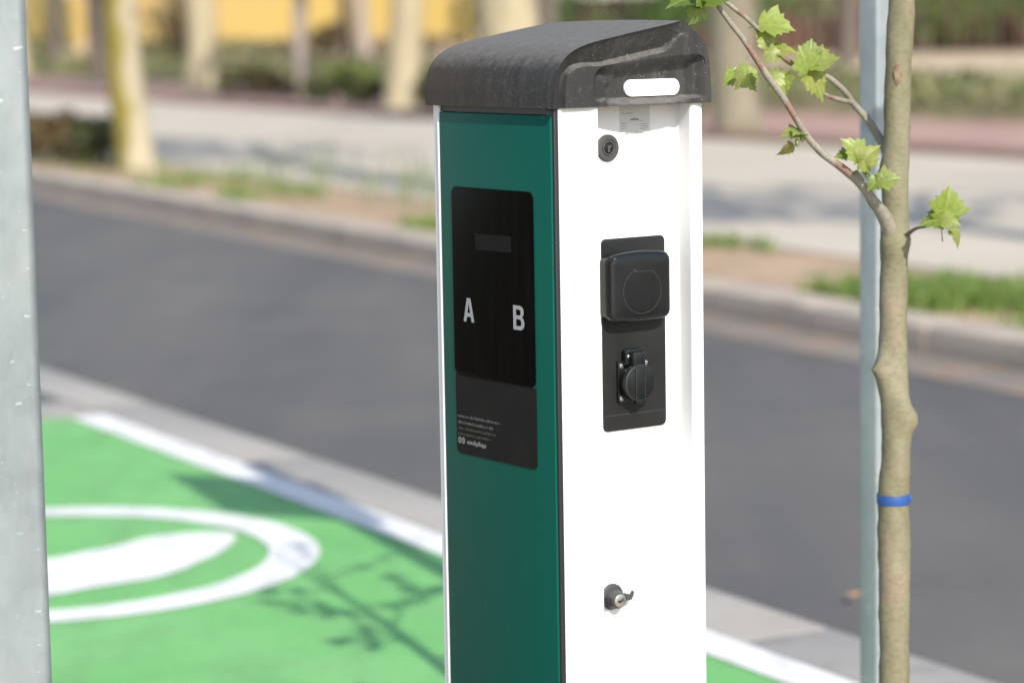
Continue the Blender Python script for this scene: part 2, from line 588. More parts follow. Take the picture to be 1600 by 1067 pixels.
def prism(name, poly, w0, w1, axis, mat, parent=None, bevel=0.0, smooth=35):
    """poly in the plane across `axis`, from w0 to w1 along it. axis y: poly=(x,z); axis x: poly=(y,z); axis z: poly=(x,y)"""
    def p3(a, b, w):
        return {'y': (a, w, b), 'x': (w, a, b), 'z': (a, b, w)}[axis]
    n = len(poly)
    V = [p3(a, b, w0) for a, b in poly] + [p3(a, b, w1) for a, b in poly]
    bm = bmesh.new()
    vs_ = [bm.verts.new(v) for v in V]
    bm.faces.new(vs_[:n])
    bm.faces.new(vs_[n:][::-1])
    for i in range(n):
        j = (i + 1) % n
        bm.faces.new((vs_[i], vs_[j], vs_[n + j], vs_[n + i]))
    if bevel:
        caps = [e for e in bm.edges if all(v in vs_[:n] for v in e.verts) or all(v in vs_[n:] for v in e.verts)]
        bmesh.ops.bevel(bm, geom=caps, offset=bevel, segments=2, affect='EDGES', profile=0.5)
    return bm_obj(name, bm, mat, parent, smooth)


def rings(name, R, mat, parent=None, smooth=40, close=(True, True)):
    """loft a list of equally long point rings"""
    n = len(R[0])
    V, F = [], []
    for r in R:
        V += list(r)
    for k in range(len(R) - 1):
        for i in range(n):
            j = (i + 1) % n
            F.append((k * n + i, k * n + j, (k + 1) * n + j, (k + 1) * n + i))
    if close[0]:
        F.append(tuple(range(n))[::-1])
    if close[1]:
        F.append(tuple(range((len(R) - 1) * n, len(R) * n)))
    return mesh(name, V, F, mat, parent, smooth)


def lathe_y(name, cx, cz, prof, mat, parent=None, n=40, smooth=35):
    """prof: list of (radius, y) turned round the axis along y"""
    R = []
    for r, y in prof:
        R.append([(cx + r * cos(2 * pi * i / n), y, cz + r * sin(2 * pi * i / n)) for i in range(n)])
    return rings(name, R, mat, parent, smooth)


def spline(pts, k=4):
    """catmull-rom through points of any dimension"""
    P = [np.array(p, float) for p in pts]
    P = [2 * P[0] - P[1]] + P + [2 * P[-1] - P[-2]]
    out = []
    for i in range(1, len(P) - 2):
        a, b, c, d = P[i - 1], P[i], P[i + 1], P[i + 2]
        for j in range(k):
            t = j / k
            out.append(0.5 * (2 * b + (c - a) * t + (2 * a - 5 * b + 4 * c - d) * t * t + (3 * b - a - 3 * c + d) * t ** 3))
    out.append(P[-2])
    return out


def tube_data(path, n=12, wob=0.0):
    """path of (x,y,z,r)"""
    V, F = [], []
    P = [np.array(p[:3], float) for p in path]
    ref = np.array([0.31, 0.77, 0.2])
    for i, p in enumerate(path):
        t = P[min(i + 1, len(P) - 1)] - P[max(i - 1, 0)]
        t /= np.linalg.norm(t) + 1e-9
        a = np.cross(t, ref)
        a /= np.linalg.norm(a) + 1e-9
        b = np.cross(t, a)
        for k in range(n):
            th = 2 * pi * k / n
            r = p[3] * (1 + wob * (random.random() - 0.5))
            V.append(P[i] + r * (cos(th) * a + sin(th) * b))
    for i in range(len(path) - 1):
        for k in range(n):
            j = (k + 1) % n
            F.append((i * n + k, i * n + j, (i + 1) * n + j, (i + 1) * n + k))
    F.append(tuple(range(n))[::-1])
    F.append(tuple(range((len(path) - 1) * n, len(path) * n)))
    return V, F


def tube(name, path, mat, parent=None, n=12, wob=0.0):
    V, F = tube_data(path, n, wob)
    return mesh(name, V, F, mat, parent, 60)


def cards(name, centres, size, mat, parent=None, flat=0.0, aspect=0.7):
    """many small leaf-shaped faces (folded quads) at the given centres"""
    C = np.asarray(centres)
    n = len(C)
    nrm = rng.normal(size=(n, 3))
    nrm[:, 2] += flat
    nrm /= np.linalg.norm(nrm, axis=1)[:, None]
    a = np.cross(nrm, rng.normal(size=(n, 3)))
    a /= np.linalg.norm(a, axis=1)[:, None]
    b = np.cross(nrm, a)
    s = size * (0.6 + 0.8 * rng.random(n))[:, None]
    V = np.empty((n, 4, 3))
    V[:, 0] = C - a * s * 0.5
    V[:, 1] = C + b * s * 0.5 * aspect + nrm * s * 0.12
    V[:, 2] = C + a * s * 0.55
    V[:, 3] = C - b * s * 0.5 * aspect + nrm * s * 0.12
    me = bpy.data.meshes.new(name)
    me.vertices.add(n * 4)
    me.vertices.foreach_set('co', V.reshape(-1))
    me.loops.add(n * 4)
    me.loops.foreach_set('vertex_index', np.arange(n * 4))
    me.polygons.add(n)
    me.polygons.foreach_set('loop_start', np.arange(0, n * 4, 4))
    me.update(calc_edges=True)
    me.validate()
    return link(name, me, mat, parent)


def blob_points(c, r, n, shell=0.35):
    d = rng.normal(size=(n, 3))
    d /= np.linalg.norm(d, axis=1)[:, None]
    rad = (shell + (1 - shell) * rng.random(n)) ** 0.5
    return np.array(c) + d * rad[:, None] * np.array(r)


# ------------------------------------------------------------------ the setting
DN, NN = np.array((-0.479, 0.878)), np.array((0.878, 0.479))     # bay side of the road: along, across
DF, NF = np.array((-0.430, 0.903)), np.array((0.903, 0.430))     # far side of the road
ON, OF = np.array((-0.22, 7.81)), np.array((1.035, 13.775))


def near(s, t, z=0.0):
    p = ON + s * NN + t * DN
    return (p[0], p[1], z)


def far(s, t, z=0.0):
    p = OF + s * NF + t * DF
    return (p[0], p[1], z)


def sheet(name, pts, mat, kind='structure', parent=None):
    o = mesh(name, pts, [tuple(range(len(pts)))], mat, parent, fix=False)
    if o.data.polygons[0].normal.z < 0:
        o.data.flip_normals()
    if kind and not parent:
        o['kind'] = kind
    return o


def slab(name, pts, z0, z1, mat, kind='structure', parent=None, bevel=0.0):
    o = prism(name, [(p[0], p[1]) for p in pts], z0, z1, 'z', mat, parent, bevel=bevel)
    if kind and not parent:
        o['kind'] = kind
    return o


ground = sheet('ground', [(-600, -300, -0.03), (600, -300, -0.03), (600, 900, -0.03), (-600, 900, -0.03)], 'ground')
road = sheet('road', [near(-14, -14, -0.012), near(-14, 40, -0.012), near(6, 90, -0.012), far(0.5, 90, -0.012), far(0.5, -30, -0.012), near(0.3, -30, -0.012)], 'asphalt')

# green parking bay with its painted marks
bay = sheet('parking_bay', [near(-0.055, -2.74, -0.004), near(-0.055, 3.03, -0.004), near(-2.40, 3.03, -0.004), near(-2.40, -2.74, -0.004)], 'bay_green')
sheet('border_line', [near(-0.125, -2.72), near(0.013, -2.72), near(0.013, 3.02), near(-0.125, 3.02)], 'road_white', parent=bay)


def annulus(name, cx, cy, r0, r1, z, mat, parent, n=96):
    V = [(cx + r * cos(2 * pi * i / n), cy + r * sin(2 * pi * i / n), z) for r in (r0, r1) for i in range(n)]
    F = [(i, (i + 1) % n, n + (i + 1) % n, n + i) for i in range(n)]
    o = mesh(name, V, F, mat, parent, fix=False)
    if o.data.polygons[0].normal.z < 0:
        o.data.flip_normals()
    return o


annulus('ring_marking', -1.415, 7.57, 0.690, 0.838, 0.0, 'road_white', bay)
plug = [(-1.72, 7.36), (-1.60, 7.46), (-1.374, 7.585), (-1.27, 7.69), (-1.187, 7.779), (-1.14, 7.86), (-1.07, 7.915), (-0.95, 7.950), (-0.895, 7.950),
        (-0.862, 7.91), (-0.850, 7.84), (-0.860, 7.72), (-0.885, 7.60), (-0.923, 7.503), (-0.957, 7.398), (-1.025, 7.291), (-1.107, 7.229),
        (-1.187, 7.169), (-1.288, 7.079), (-1.45, 6.98), (-1.60, 7.02), (-1.70, 7.15)]
pl = [tuple(p) for p in spline([p for p in plug] + [plug[0]], 3)][:-1]
sheet('symbol_marking', [(x, y, 0.0) for x, y in pl], 'road_white', parent=bay)

# concrete gutter between the bay and the road, cast in lengths
gut = empty('gutter')
gut['kind'] = 'structure'
L = 1.6
gme = None
for i in range(-8, 26):
    a = slab('gutter_slab', [(0, 0), (0.262, 0), (0.262, L - 0.012), (0, L - 0.012)], -0.05, 0.003, 'concrete', parent=gut, bevel=0.004) if gme is None else link('gutter_slab', gme, None, gut)
    gme = a.data
    p = near(0.016, i * L)
    a.location = (p[0], p[1], -0.001 * (i % 2))
    a.rotation_euler = (0, 0, atan2(NN[1], NN[0]))
slab('near_pavement', [near(-16, -16), near(-0.004, -16), near(-0.004, -2.75), near(-2.41, -2.75), near(-2.41, 3.5), near(-2.41, 40), near(-16, 40)], -0.05, 0.004, 'pavement')
# grey end strip past the bay
slab('bay_end_strip', [near(-0.004, 3.04), near(-2.40, 3.04), near(-2.40, 3.42), near(-0.004, 3.42)], -0.05, 0.002, 'concrete')

# far kerb of single stones, dusty channel in front of it
sheet('channel', [far(-0.42, -25, -0.008), far(0.02, -25, -0.008), far(0.02, 90, -0.008), far(-0.42, 90, -0.008)], 'gutter_dust')
kerb = empty('kerb')
kerb['kind'] = 'structure'
kme = None
for i in range(-14, 62):
    a = slab('kerb_stone', [(0, 0), (0.30, 0), (0.30, 0.988), (0, 0.988)], -0.05, 0.125, 'kerb', parent=kerb, bevel=0.018) if kme is None else link('kerb_stone', kme, None, kerb)
    kme = a.data
    p = far(0.0, i * 1.0)
    a.location = (p[0] + random.uniform(-.004, .004), p[1], random.uniform(-.004, .004))
    a.rotation_euler = (0, 0, atan2(NF[1], NF[0]))
slab('planting_strip', [far(0.302, -20), far(1.65, -20), far(1.65, 90), far(0.302, 90)], -0.05, 0.098, 'soil')
slab('pavement', [far(1.65, -20), far(8.55, -20), far(8.55, 100), far(1.65, 100)], -0.05, 0.115, 'pavement')


# park behind the pavement: bed, then a raised sandy terrace
def strip(name, prof, t0, t1, mat):
    V, F = [], []
    for s, z in prof:
        V += [far(s, t0, z), far(s, t1, z)]
    for i in range(len(prof) - 1):
        F.append((2 * i, 2 * i + 1, 2 * i + 3, 2 * i + 2))
    o = mesh(name, V, F, mat, None, fix=False)
    if o.data.polygons[0].normal.z < 0:
        o.data.flip_normals()
    o['kind'] = 'structure'
    return o


slab('pink_path', [far(8.75, -25), far(13.3, -25), far(13.3, 120), far(8.75, 120)], -0.05, 0.13, 'pink')
slab('path_edging', [far(8.56, -25), far(8.74, -25), far(8.74, 120), far(8.56, 120)], -0.05, 0.22, 'pink')
strip('planting_bed', [(13.31, 0.10), (13.6, 0.22), (15.5, 0.34), (17.5, 0.47)], -25, 140, 'bed')
strip('terrace', [(17.5, 0.472), (18.0, 0.50), (160, 0.52)], -60, 190, 'sand')

# ------------------------------------------------------------------ charging post
YAW = radians(34.9)
CP = empty('charging_post', (0.0641, 3.70, 0), YAW)
tag(CP, 'white and green charging post with black plastic cap and two sockets', 'charger')
REC = 0.040          # depth of the recess in the white side
W, DEP, ZB = 0.270, 0.308, 1.424


def profile_near():
    """plan of the white side extrusion that carries the sockets"""
    P = [(0.0085, 0.022), (0.0085, 0.014)]
    for i in range(7):
        a = pi - 0.5 * pi * i / 6
        P.append((0.0255 + 0.017 * cos(a), 0.0120 - 0.0132 * sin(a)))
    P += [(0.074, -0.0012)]
    for i in range(5):
        a = 0.5 * pi * i / 4
        P.append((0.074 + 0.0045 * sin(a), 0.0033 - 0.0045 * cos(a)))
    P += [(0.0785, REC - 0.004)]
    P += [(0.081, REC - 0.001), (0.086, REC)]
    P += [(0.2465, REC)]
    P += [(0.2505, REC - 0.0012), (0.2518, REC - 0.005)]
    P += [(0.2468, 0.0045)]
    for i in range(5):
        a = 0.5 * pi * i / 4
        P.append((0.2498 - 0.003 * cos(a), 0.0035 - 0.0035 * sin(a)))
    P += [(0.265, 0.0)]
    for i in range(5):
        a = 0.5 * pi * i / 4
        P.append((0.265 + 0.005 * sin(a), 0.005 - 0.005 * cos(a)))
    P += [(0.270, 0.060), (0.020, 0.060), (0.020, 0.022)]
    return P


pn = profile_near()
prism('side_profile', pn, 0.03, ZB + 0.004, 'z', 'white', CP, smooth=25)
# far side extrusion: its edge shows beside the green front
pf = [(x, DEP - y) for x, y in pn if y < 0.059 and x > 0.0260]
pf = [(0.0, 0.2905), (-0.0025, 0.2918), (-0.0030, 0.2935), (-0.0022, 0.2952), (-0.0002, 0.2968), (-0.0006, 0.3060)] + [(-0.0006 + 0.003 * (1 - cos(a)), 0.3060 + 0.003 * sin(a)) for a in (0.5, 1.0, pi / 2)] + pf + [(0.270, 0.250), (0.020, 0.250), (0.020, 0.2905)]
prism('side_profile', pf, 0.03, ZB + 0.004, 'z', 'white', CP, smooth=25)
box('inner_body', 0.006, 0.262, 0.0605, 0.2475, 0.03, ZB, 'dark', CP)
box('back_panel', 0.2625, 0.2685, 0.061, 0.249, 0.03, ZB, 'white', CP, 0.001)
box('gasket', 0.0010, 0.0083, 0.0012, 0.0208, 0.03, ZB, 'rim_black', CP, 0.0008)
box('header_strip', 0.0012, 0.0300, 0.0212, 0.2900, 1.4148, 1.4238, 'rim_black', CP)
box('base_plate', -0.03, 0.30, -0.03, 0.338, 0.0, 0.03, 'dark', CP, 0.004)

fp = prism('front_panel', rrect(0.0062, 0.2893, 0.035, 1.414, 0.0015, 2), -0.0022, 0.0055, 'x', 'green', CP, bevel=0.0008)
fp['label'] = 'dark green front panel'
scr = prism('display', rrect(0.050, 0.2575, 1.023, 1.3045, 0.010, 6), -0.0042, -0.0024, 'x', 'screen', CP, bevel=0.0006)
scr['label'] = 'glossy black display with letters'
prism('lcd_window', [(0.104, 1.2145), (0.195, 1.2135), (0.198, 1.2372), (0.104, 1.238)], -0.00445, -0.0043, 'x', 'lcd', scr)
lab = prism('info_label', rrect(0.049, 0.2570, 0.9035, 1.0225, 0.009, 6, (1, 1, 0, 0)), -0.0032, -0.0024, 'x', 'label', CP)


def glyph(name, polys, holes, y0, z0, w, h, x, mat, parent, th=0.0002):
    """letter on the green side; u runs from the reader's left = +y to -y"""
    bm = bmesh.new()
    edges = []
    for P in polys + holes:
        vsx = [bm.verts.new((x, y0 - u * w, z0 + v * h)) for u, v in P]
        for i in range(len(vsx)):
            edges.append(bm.edges.new((vsx[i], vsx[(i + 1) % len(vsx)])))
    bmesh.ops.triangle_fill(bm, edges=edges, use_beauty=True, normal=(-1, 0, 0))
    r = bmesh.ops.extrude_face_region(bm, geom=bm.faces[:])
    for v in r['geom']:
        if isinstance(v, bmesh.types.BMVert):
            v.co.x -= th
    return bm_obj(name, bm, mat, parent)


A_out = [(0.0, 0.0), (0.34, 1.0), (0.66, 1.0), (1.0, 0.0), (0.76, 0.0), (0.69, 0.22), (0.31, 0.22), (0.24, 0.0)]
A_in = [(0.36, 0.38), (0.64, 0.38), (0.50, 0.82)]
B_out = [(0.0, 0.0), (0.0, 1.0), (0.60, 1.0), (0.80, 0.96), (0.92, 0.86), (0.95, 0.74), (0.92, 0.62), (0.80, 0.53), (0.94, 0.44), (1.0, 0.29), (0.96, 0.14), (0.82, 0.03), (0.62, 0.0)]
B_in1 = [(0.25, 0.60), (0.25, 0.84), (0.56, 0.84), (0.67, 0.79), (0.69, 0.72), (0.66, 0.64), (0.56, 0.60)]
B_in2 = [(0.25, 0.16), (0.25, 0.44), (0.58, 0.44), (0.71, 0.39), (0.74, 0.30), (0.71, 0.20), (0.58, 0.16)]
glyph('letter_a', [A_out], [A_in], 0.2305, 1.1045, 0.0275, 0.0355, -0.0043, 'print_grey', scr)
glyph('letter_b', [B_out], [B_in1, B_in2], 0.1015, 1.1035, 0.0275, 0.0355, -0.0043, 'print_grey', scr)


def word_row(name, u0, u1, z, h, mat, parent, fixed_x=None, fixed_y=None, wmin=0.0012, wmax=0.0028, gap=0.2):
    """a row of tiny print, too small to read: strokes of uneven height"""
    V, F = [], []
    u = u0
    d = 1 if u1 > u0 else -1
    k = 0
    while (u1 - u) * d > 0.0015:
        w = random.uniform(wmin, wmax)
        hh = h * random.choice((0.62, 0.7, 0.66, 1.0))
        b = -0.25 * h if random.random() < 0.1 else 0
        for (uu, zz) in ((u, z + b), (u + d * w * 0.8, z + b), (u + d * w * 0.8, z + hh), (u, z + hh)):
            V.append((fixed_x, uu, zz) if fixed_x is not None else (uu, fixed_y, zz))
        F.append((4 * k, 4 * k + 1, 4 * k + 2, 4 * k + 3))
        k += 1
        u += d * w
        if random.random() < gap:
            u += d * w * 0.8
    o = mesh(name, V, F, mat, parent)
    return o


XL = -0.0034
word_row('print_line', 0.2535, 0.140, 0.9585, 0.0042, 'print_small', lab, XL)
word_row('print_line', 0.2535, 0.158, 0.9490, 0.0042, 'print_small', lab, XL)
word_row('print_line', 0.2535, 0.152, 0.9400, 0.0038, 'print_dim', lab, XL)
word_row('print_line', 0.2535, 0.169, 0.9315, 0.0038, 'print_dim', lab, XL)
word_row('print_line', 0.229, 0.181, 0.9195, 0.0072, 'print_logo', lab, XL, wmin=0.0028, wmax=0.0048, gap=0.0)
for k in range(2):      # two small round emblems before the last line
    cy, cz = 0.2485 - k * 0.0095, 0.9235
    n = 20
    V = [(XL, cy + r * cos(2 * pi * i / n), cz + r * 1.15 * sin(2 * pi * i / n)) for r in (0.0014, 0.0045) for i in range(n)]
    mesh('emblem', V, [(i, (i + 1) % n, n + (i + 1) % n, n + i) for i in range(n)], 'print_logo', lab)

# --- cap: one profile along the post, its two sides stepped and scooped
prof_pts = [(-0.0105, 1.424), (-0.0105, 1.446), (-0.0080, 1.464), (-0.002, 1.4815), (0.0115, 1.4965), (0.031, 1.5075), (0.056, 1.515), (0.101, 1.5235), (0.147, 1.5315), (0.194, 1.539), (0.214, 1.5425)]
prof = [tuple(p) for p in spline(prof_pts, 5)]
prof += [tuple(p) for p in spline([(0.214, 1.5425), (0.2225, 1.5432), (0.230, 1.5395), (0.258, 1.5165), (0.2665, 1.506), (0.2705, 1.490), (0.2730, 1.470), (0.2745, 1.424)], 5)][1:]
PX = np.array([p[0] for p in prof])
PZ = np.array([p[1] for p in prof])


def prof_top(x):
    return np.interp(x, PX, PZ)


def sstep(a, b, x):
    t = np.clip((x - a) / (b - a), 0, 1)
    return t * t * (3 - 2 * t)


def seg_dist(px, pz, pts):
    d = np.full(px.shape, 9.0)
    for (ax, az), (bx, bz) in zip(pts[:-1], pts[1:]):
        vx, vz = bx - ax, bz - az
        t = np.clip(((px - ax) * vx + (pz - az) * vz) / (vx * vx + vz * vz + 1e-12), 0, 1)
        d = np.minimum(d, np.hypot(px - ax - t * vx, pz - az - t * vz))
    return d


rec_line = [tuple(p) for p in spline([(0.0585, 1.41), (0.0600, 1.445), (0.063, 1.464), (0.072, 1.4765), (0.088, 1.4828), (0.151, 1.4885), (0.210, 1.4935), (0.248, 1.4955), (0.262, 1.490), (0.2665, 1.476), (0.268, 1.41)], 6)]
RX = np.array([p[0] for p in rec_line])
RZ = np.array([p[1] for p in rec_line])


def side_y(x, z):
    """how the side of the cap lies (negative = outward)"""
    d = seg_dist(x, (z), prof)
    # the band narrows at the front edge, widens along the top, dies out at the back
    wb = 0.021 + 0.011 * sstep(0.02, 0.09, x) * sstep(1.45, 1.49, z)
    wb = wb * (1 - 0.85 * sstep(0.19, 0.245, x))
    q = d / np.maximum(wb, 1e-4)
    amp = 1 - sstep(0.185, 0.240, x)
    edge = np.clip(q / 0.10, 0, 1)
    y = -0.0170 + (0.0015 * edge + 0.0170 * np.clip((q - 0.06) / 0.94, 0, 1) ** 0.85) * amp     # falls in from the crease
    y = y - 0.0110 * sstep(1.0, 1.25, q) * amp                 # comes back out to the side face
    y = y + 0.0035 * (1 - amp)
    # scooped handle recess
    inside = ((x > 0.05) & (x < 0.2695) & (z < np.interp(x, [0.0585, 0.060, 0.063, 0.072, 0.088, 0.151, 0.210, 0.248, 0.262, 0.2665, 0.268], [1.424, 1.445, 1.464, 1.4765, 1.4828, 1.4885, 1.4935, 1.4955, 1.490, 1.476, 1.43])) & (x > np.interp(z, [1.40, 1.445, 1.464, 1.4765, 1.4828], [0.0588, 0.0600, 0.063, 0.072, 0.088])))
    rd = seg_dist(x, z, rec_line)
    rw = 0.012 + 0.010 * sstep(0.07, 0.10, x) * (1 - sstep(0.235, 0.262, x)) + 0.016 * sstep(0.055, 0.06, x) * (1 - sstep(0.09, 0.12, x)) * (1 - sstep(1.455, 1.47, z))
    t_ = np.clip(rd / rw, 0, 1)
    rec = (0.75 * t_ + 0.25 * t_ * t_ * (3 - 2 * t_)) * inside
    y = y + (0.0078 + 0.0082 * np.maximum(sstep(0.080, 0.100, x) * (1 - sstep(0.222, 0.240, x)), sstep(1.430, 1.437, z))) * rec
    # lower lip of the scoop bows outward
    lip = np.clip(1 - ((x - 0.162) / 0.085) ** 2, 0, 1)
    y = y - 0.0225 * lip * (1 - sstep(1.424, 1.4370, z)) * inside
    return y


nz = 110
xs = np.concatenate([np.linspace(PX[0] + 1e-5, 0.03, 60), np.linspace(0.03, 0.255, 150)[1:], np.linspace(0.255, PX[-1] - 1e-5, 34)[1:]])
V, F = [], []


def cap_side(sign):
    base = len(V)
    nxx = len(xs)
    for x in xs:
        # at the front and back ends the profile is steep: find its height there
        zt = float(prof_top(x))
        zz = ZB + (zt - ZB) * np.linspace(0, 1, nz)
        yy = side_y(np.full(nz, x), zz)
        for z, y in zip(zz, yy):
            V.append((x, y if sign < 0 else DEP - 0.013 - y, z))
    for i in range(nxx - 1):
        for j in range(nz - 1):
            a = base + i * nz + j
            F.append((a, a + nz, a + nz + 1, a + 1))
    return base


b0 = cap_side(-1)
b1 = cap_side(1)
ny = 10
rows = []
for i, x in enumerate(xs):
    zt = float(prof_top(x))
    r = [b0 + i * nz + nz - 1]
    y0, y1 = V[r[0]][1], V[b1 + i * nz + nz - 1][1]
    for j in range(1, ny):
        V.append((x, y0 + (y1 - y0) * j / ny, zt + 0.0025 * sin(pi * j / ny) * float(sstep(0.0, 0.06, x))))
        r.append(len(V) - 1)
    r.append(b1 + i * nz + nz - 1)
    rows.append(r)
for i in range(len(xs) - 1):
    for j in range(ny):
        F.append((rows[i][j], rows[i][j + 1], rows[i + 1][j + 1], rows[i + 1][j]))
# end walls (front and back edges below the first and last profile rows) and the underside
for i, ed in ((0, 0), (len(xs) - 1, 1)):
    left = [b0 + i * nz + j for j in range(nz)]
    right = [b1 + i * nz + j for j in range(nz)]
    F.append(tuple(left + [rows[i][k] for k in range(1, ny)] + right[::-1]))
under = [b0 + i * nz for i in range(len(xs))] + [b1 + i * nz for i in range(len(xs))][::-1]
F.append(tuple(under))
cap = mesh('cap', V, F, 'cap', CP, 28)
cap['label'] = 'weathered dusty black plastic cap'
# white light bar let into each scooped side
yb = float(side_y(np.array([0.182]), np.array([1.4485]))[0])


gx, gz = np.meshgrid(np.linspace(0.135, 0.222, 20), np.linspace(1.4405, 1.4600, 10))
YBAR = float(side_y(gx.ravel(), gz.ravel()).min())


def light_bar(side):
    P = rrect(0.1285, 0.2285, 1.4365, 1.4605, 0.0119, 8)
    R = []
    for g, dy in ((1.0, 0.010), (1.0, -0.0006), (0.985, -0.0012)):
        ring = []
        for (x, z) in P:
            x2 = 0.1785 + (x - 0.1785) * g
            z2 = 1.4485 + (z - 1.4485) * g
            y = YBAR + dy
            ring.append((x2, y if side < 0 else DEP - 0.013 - y, z2))
        R.append(ring)
    return rings('light_bar', R, 'lamp_white', cap, 40)


lb = light_bar(-1)
lb['label'] = 'white rounded light bar in the cap'
light_bar(1)

# --- black plate with the two sockets, in the recess
plate = prism('socket_plate', rrect(0.1095, 0.2255, 0.948, 1.2305, 0.0075, 5), REC - 0.0022, REC + 0.001, 'y', 'plate', CP, bevel=0.0006)
box('plate_seam', 0.1105, 0.2250, REC - 0.00235, REC - 0.0021, 0.9705, 0.9713, 'seam_and_highlight', plate)

# vehicle socket with hinged cover
vsock = empty('vehicle_socket')
vsock.parent = CP
bx0, bx1, bz0, bz1 = 0.1035, 0.2145, 1.113, 1.2075


def bulged(x0, x1, z0, z1, r, arch, sag, inset=0.0, n=7):
    P = rrect(x0 + inset, x1 - inset, z0 + inset, z1 - inset, max(r - inset * 0.5, 0.002), n)
    cx = (x0 + x1) / 2
    hw = (x1 - x0) / 2
    m = 14
    # subdivide top and bottom edges so that they can arch
    Q = []
    for i in range(len(P)):
        a, b = P[i], P[(i + 1) % len(P)]
        k = m if i in (n, 3 * n + 2) else 1
        for j in range(k):
            Q.append((a[0] + (b[0] - a[0]) * j / k, a[1] + (b[1] - a[1]) * j / k))
    out = []
    for x, z in Q:
        q = 1 - ((x - cx) / hw) ** 2
        zz = z + (arch * q if z > (z0 + z1) / 2 else -sag * q)
        out.append((x, zz))
    return out


yp = REC - 0.0022
R = []
for inset, y in ((0.0035, yp + 0.001), (0.0025, yp - 0.008), (0.0025, yp - 0.0145)):
    R.append([(x, y, z) for x, z in bulged(bx0, bx1, bz0, bz1, 0.010, 0.0055, 0.003, inset)])
rings('socket_housing', R, 'socket', vsock, 35)
R = []
for inset, y in ((0.0, yp - 0.0152), (0.0, yp - 0.024), (0.0012, yp - 0.0270), (0.0035, yp - 0.0288), (0.008, yp - 0.0298), (0.020, yp - 0.0305), (0.035, yp - 0.0308)):
    R.append([(x, y, z) for x, z in bulged(bx0, bx1, bz0, bz1, 0.011, 0.0055, 0.003, inset)])
cov = rings('socket_cover', R, 'socket', vsock, 50)
# raised outline on the cover: a circle cut flat at the top
ccx, ccz, cr = 0.1595, 1.1535, 0.0345
arc = []
for i in range(81):
    a = radians(90 + 26) + radians(360 - 52) * i / 80
    arc.append((ccx + cr * cos(a), ccz + min(cr * sin(a), 0.0298) * (0.92 if sin(a) < 0 else 1.0)))
arc = arc + [arc[0]]
Vr, Fr = [], []
for i, (x, z) in enumerate(arc):
    nxv, nzv = x - ccx, z - ccz
    ln = hypot(nxv, nzv)
    w = 0.00032
    Vr += [(x - nxv / ln * w, yp - 0.0309, z - nzv / ln * w), (x + nxv / ln * w, yp - 0.0309, z + nzv / ln * w),
           (x - nxv / ln * w, yp - 0.0300, z - nzv / ln * w), (x + nxv / ln * w, yp - 0.0300, z + nzv / ln * w)]
for i in range(len(arc) - 1):
    a = 4 * i
    Fr += [(a, a + 1, a + 5, a + 4), (a, a + 4, a + 6, a + 2), (a + 1, a + 3, a + 7, a + 5)]
mesh('cover_outline', Vr, Fr, 'seam_and_highlight', cov)
box('cover_pip', 0.1435, 0.1490, yp - 0.0316, yp - 0.0300, 1.1850, 1.1865, 'seam_and_highlight', cov, 0.0003)
for hx0, hx1 in ((0.1050, 0.1250), (0.1950, 0.2090)):
    hk = rings('hinge_knuckle', [[(x, yp - 0.0225 + 0.0066 * cos(a), 1.2010 + 0.0066 * sin(a)) for a in [2 * pi * i / 16 for i in range(16)]] for x in (hx0, hx0 + 0.0008, hx1 - 0.0008, hx1)], 'socket', vsock, 35)

# household socket with round flap
hs = empty('household_socket')
hs.parent = CP
fl = prism('socket_flange', rrect(0.1335, 0.1875, 0.9885, 1.0505, 0.004, 4), yp - 0.0045, yp + 0.001, 'y', 'socket', hs, bevel=0.0008)
hcx, hcz = 0.1605, 1.0200
lathe_y('socket_collar', hcx, hcz, [(0.0265, yp - 0.0045), (0.0265, yp - 0.014), (0.024, yp - 0.0145)], 'socket', hs)
lid = lathe_y('flap', hcx - 0.0015, hcz - 0.001, [(0.0262, yp - 0.0150), (0.0275, yp - 0.0158), (0.0275, yp - 0.0225), (0.0268, yp - 0.0240), (0.0255, yp - 0.0246)], 'socket', hs, 56)
lathe_y('flap_rim_highlight', hcx - 0.0015, hcz - 0.001, [(0.0262, yp - 0.0242), (0.0262, yp - 0.02485), (0.0267, yp - 0.0246), (0.0270, yp - 0.0238)], 'seam_and_highlight', lid, 56)  # pale ring painted in as the highlight on the worn rim
prism('flap_rib', [(hcx - 0.0105, hcz - 0.0290), (hcx + 0.0060, hcz - 0.0290), (hcx + 0.0075, hcz + 0.0245), (hcx - 0.0100, hcz + 0.0245)], yp - 0.0256, yp - 0.0240, 'y', 'socket', lid, bevel=0.0005)
box('flap_edge_highlight', hcx + 0.0058, hcx + 0.0063, yp - 0.02595, yp - 0.0250, hcz - 0.028, hcz + 0.0235, 'seam_and_highlight', lid)  # pale strip standing for the highlight along the rib edge
box('strap_edge_highlight', hcx - 0.0128, hcx + 0.0103, yp - 0.0233, yp - 0.0226, hcz + 0.0428, hcz + 0.0436, 'seam_and_highlight', hs)  # highlight on the strap edge, put in as a paler bar
box('flap_edge_highlight', hcx - 0.0103, hcx - 0.0098, yp - 0.02595, yp - 0.0250, hcz - 0.028, hcz + 0.0235, 'seam_and_highlight', lid)  # edge highlight as a pale strip, other side of the rib
prism('flap_tab', [(hcx - 0.0085, hcz - 0.0310), (hcx + 0.0045, hcz - 0.0310), (hcx + 0.0045, hcz - 0.0250), (hcx - 0.0085, hcz - 0.0250)], yp - 0.0262, yp - 0.0170, 'y', 'socket', lid, bevel=0.0008)
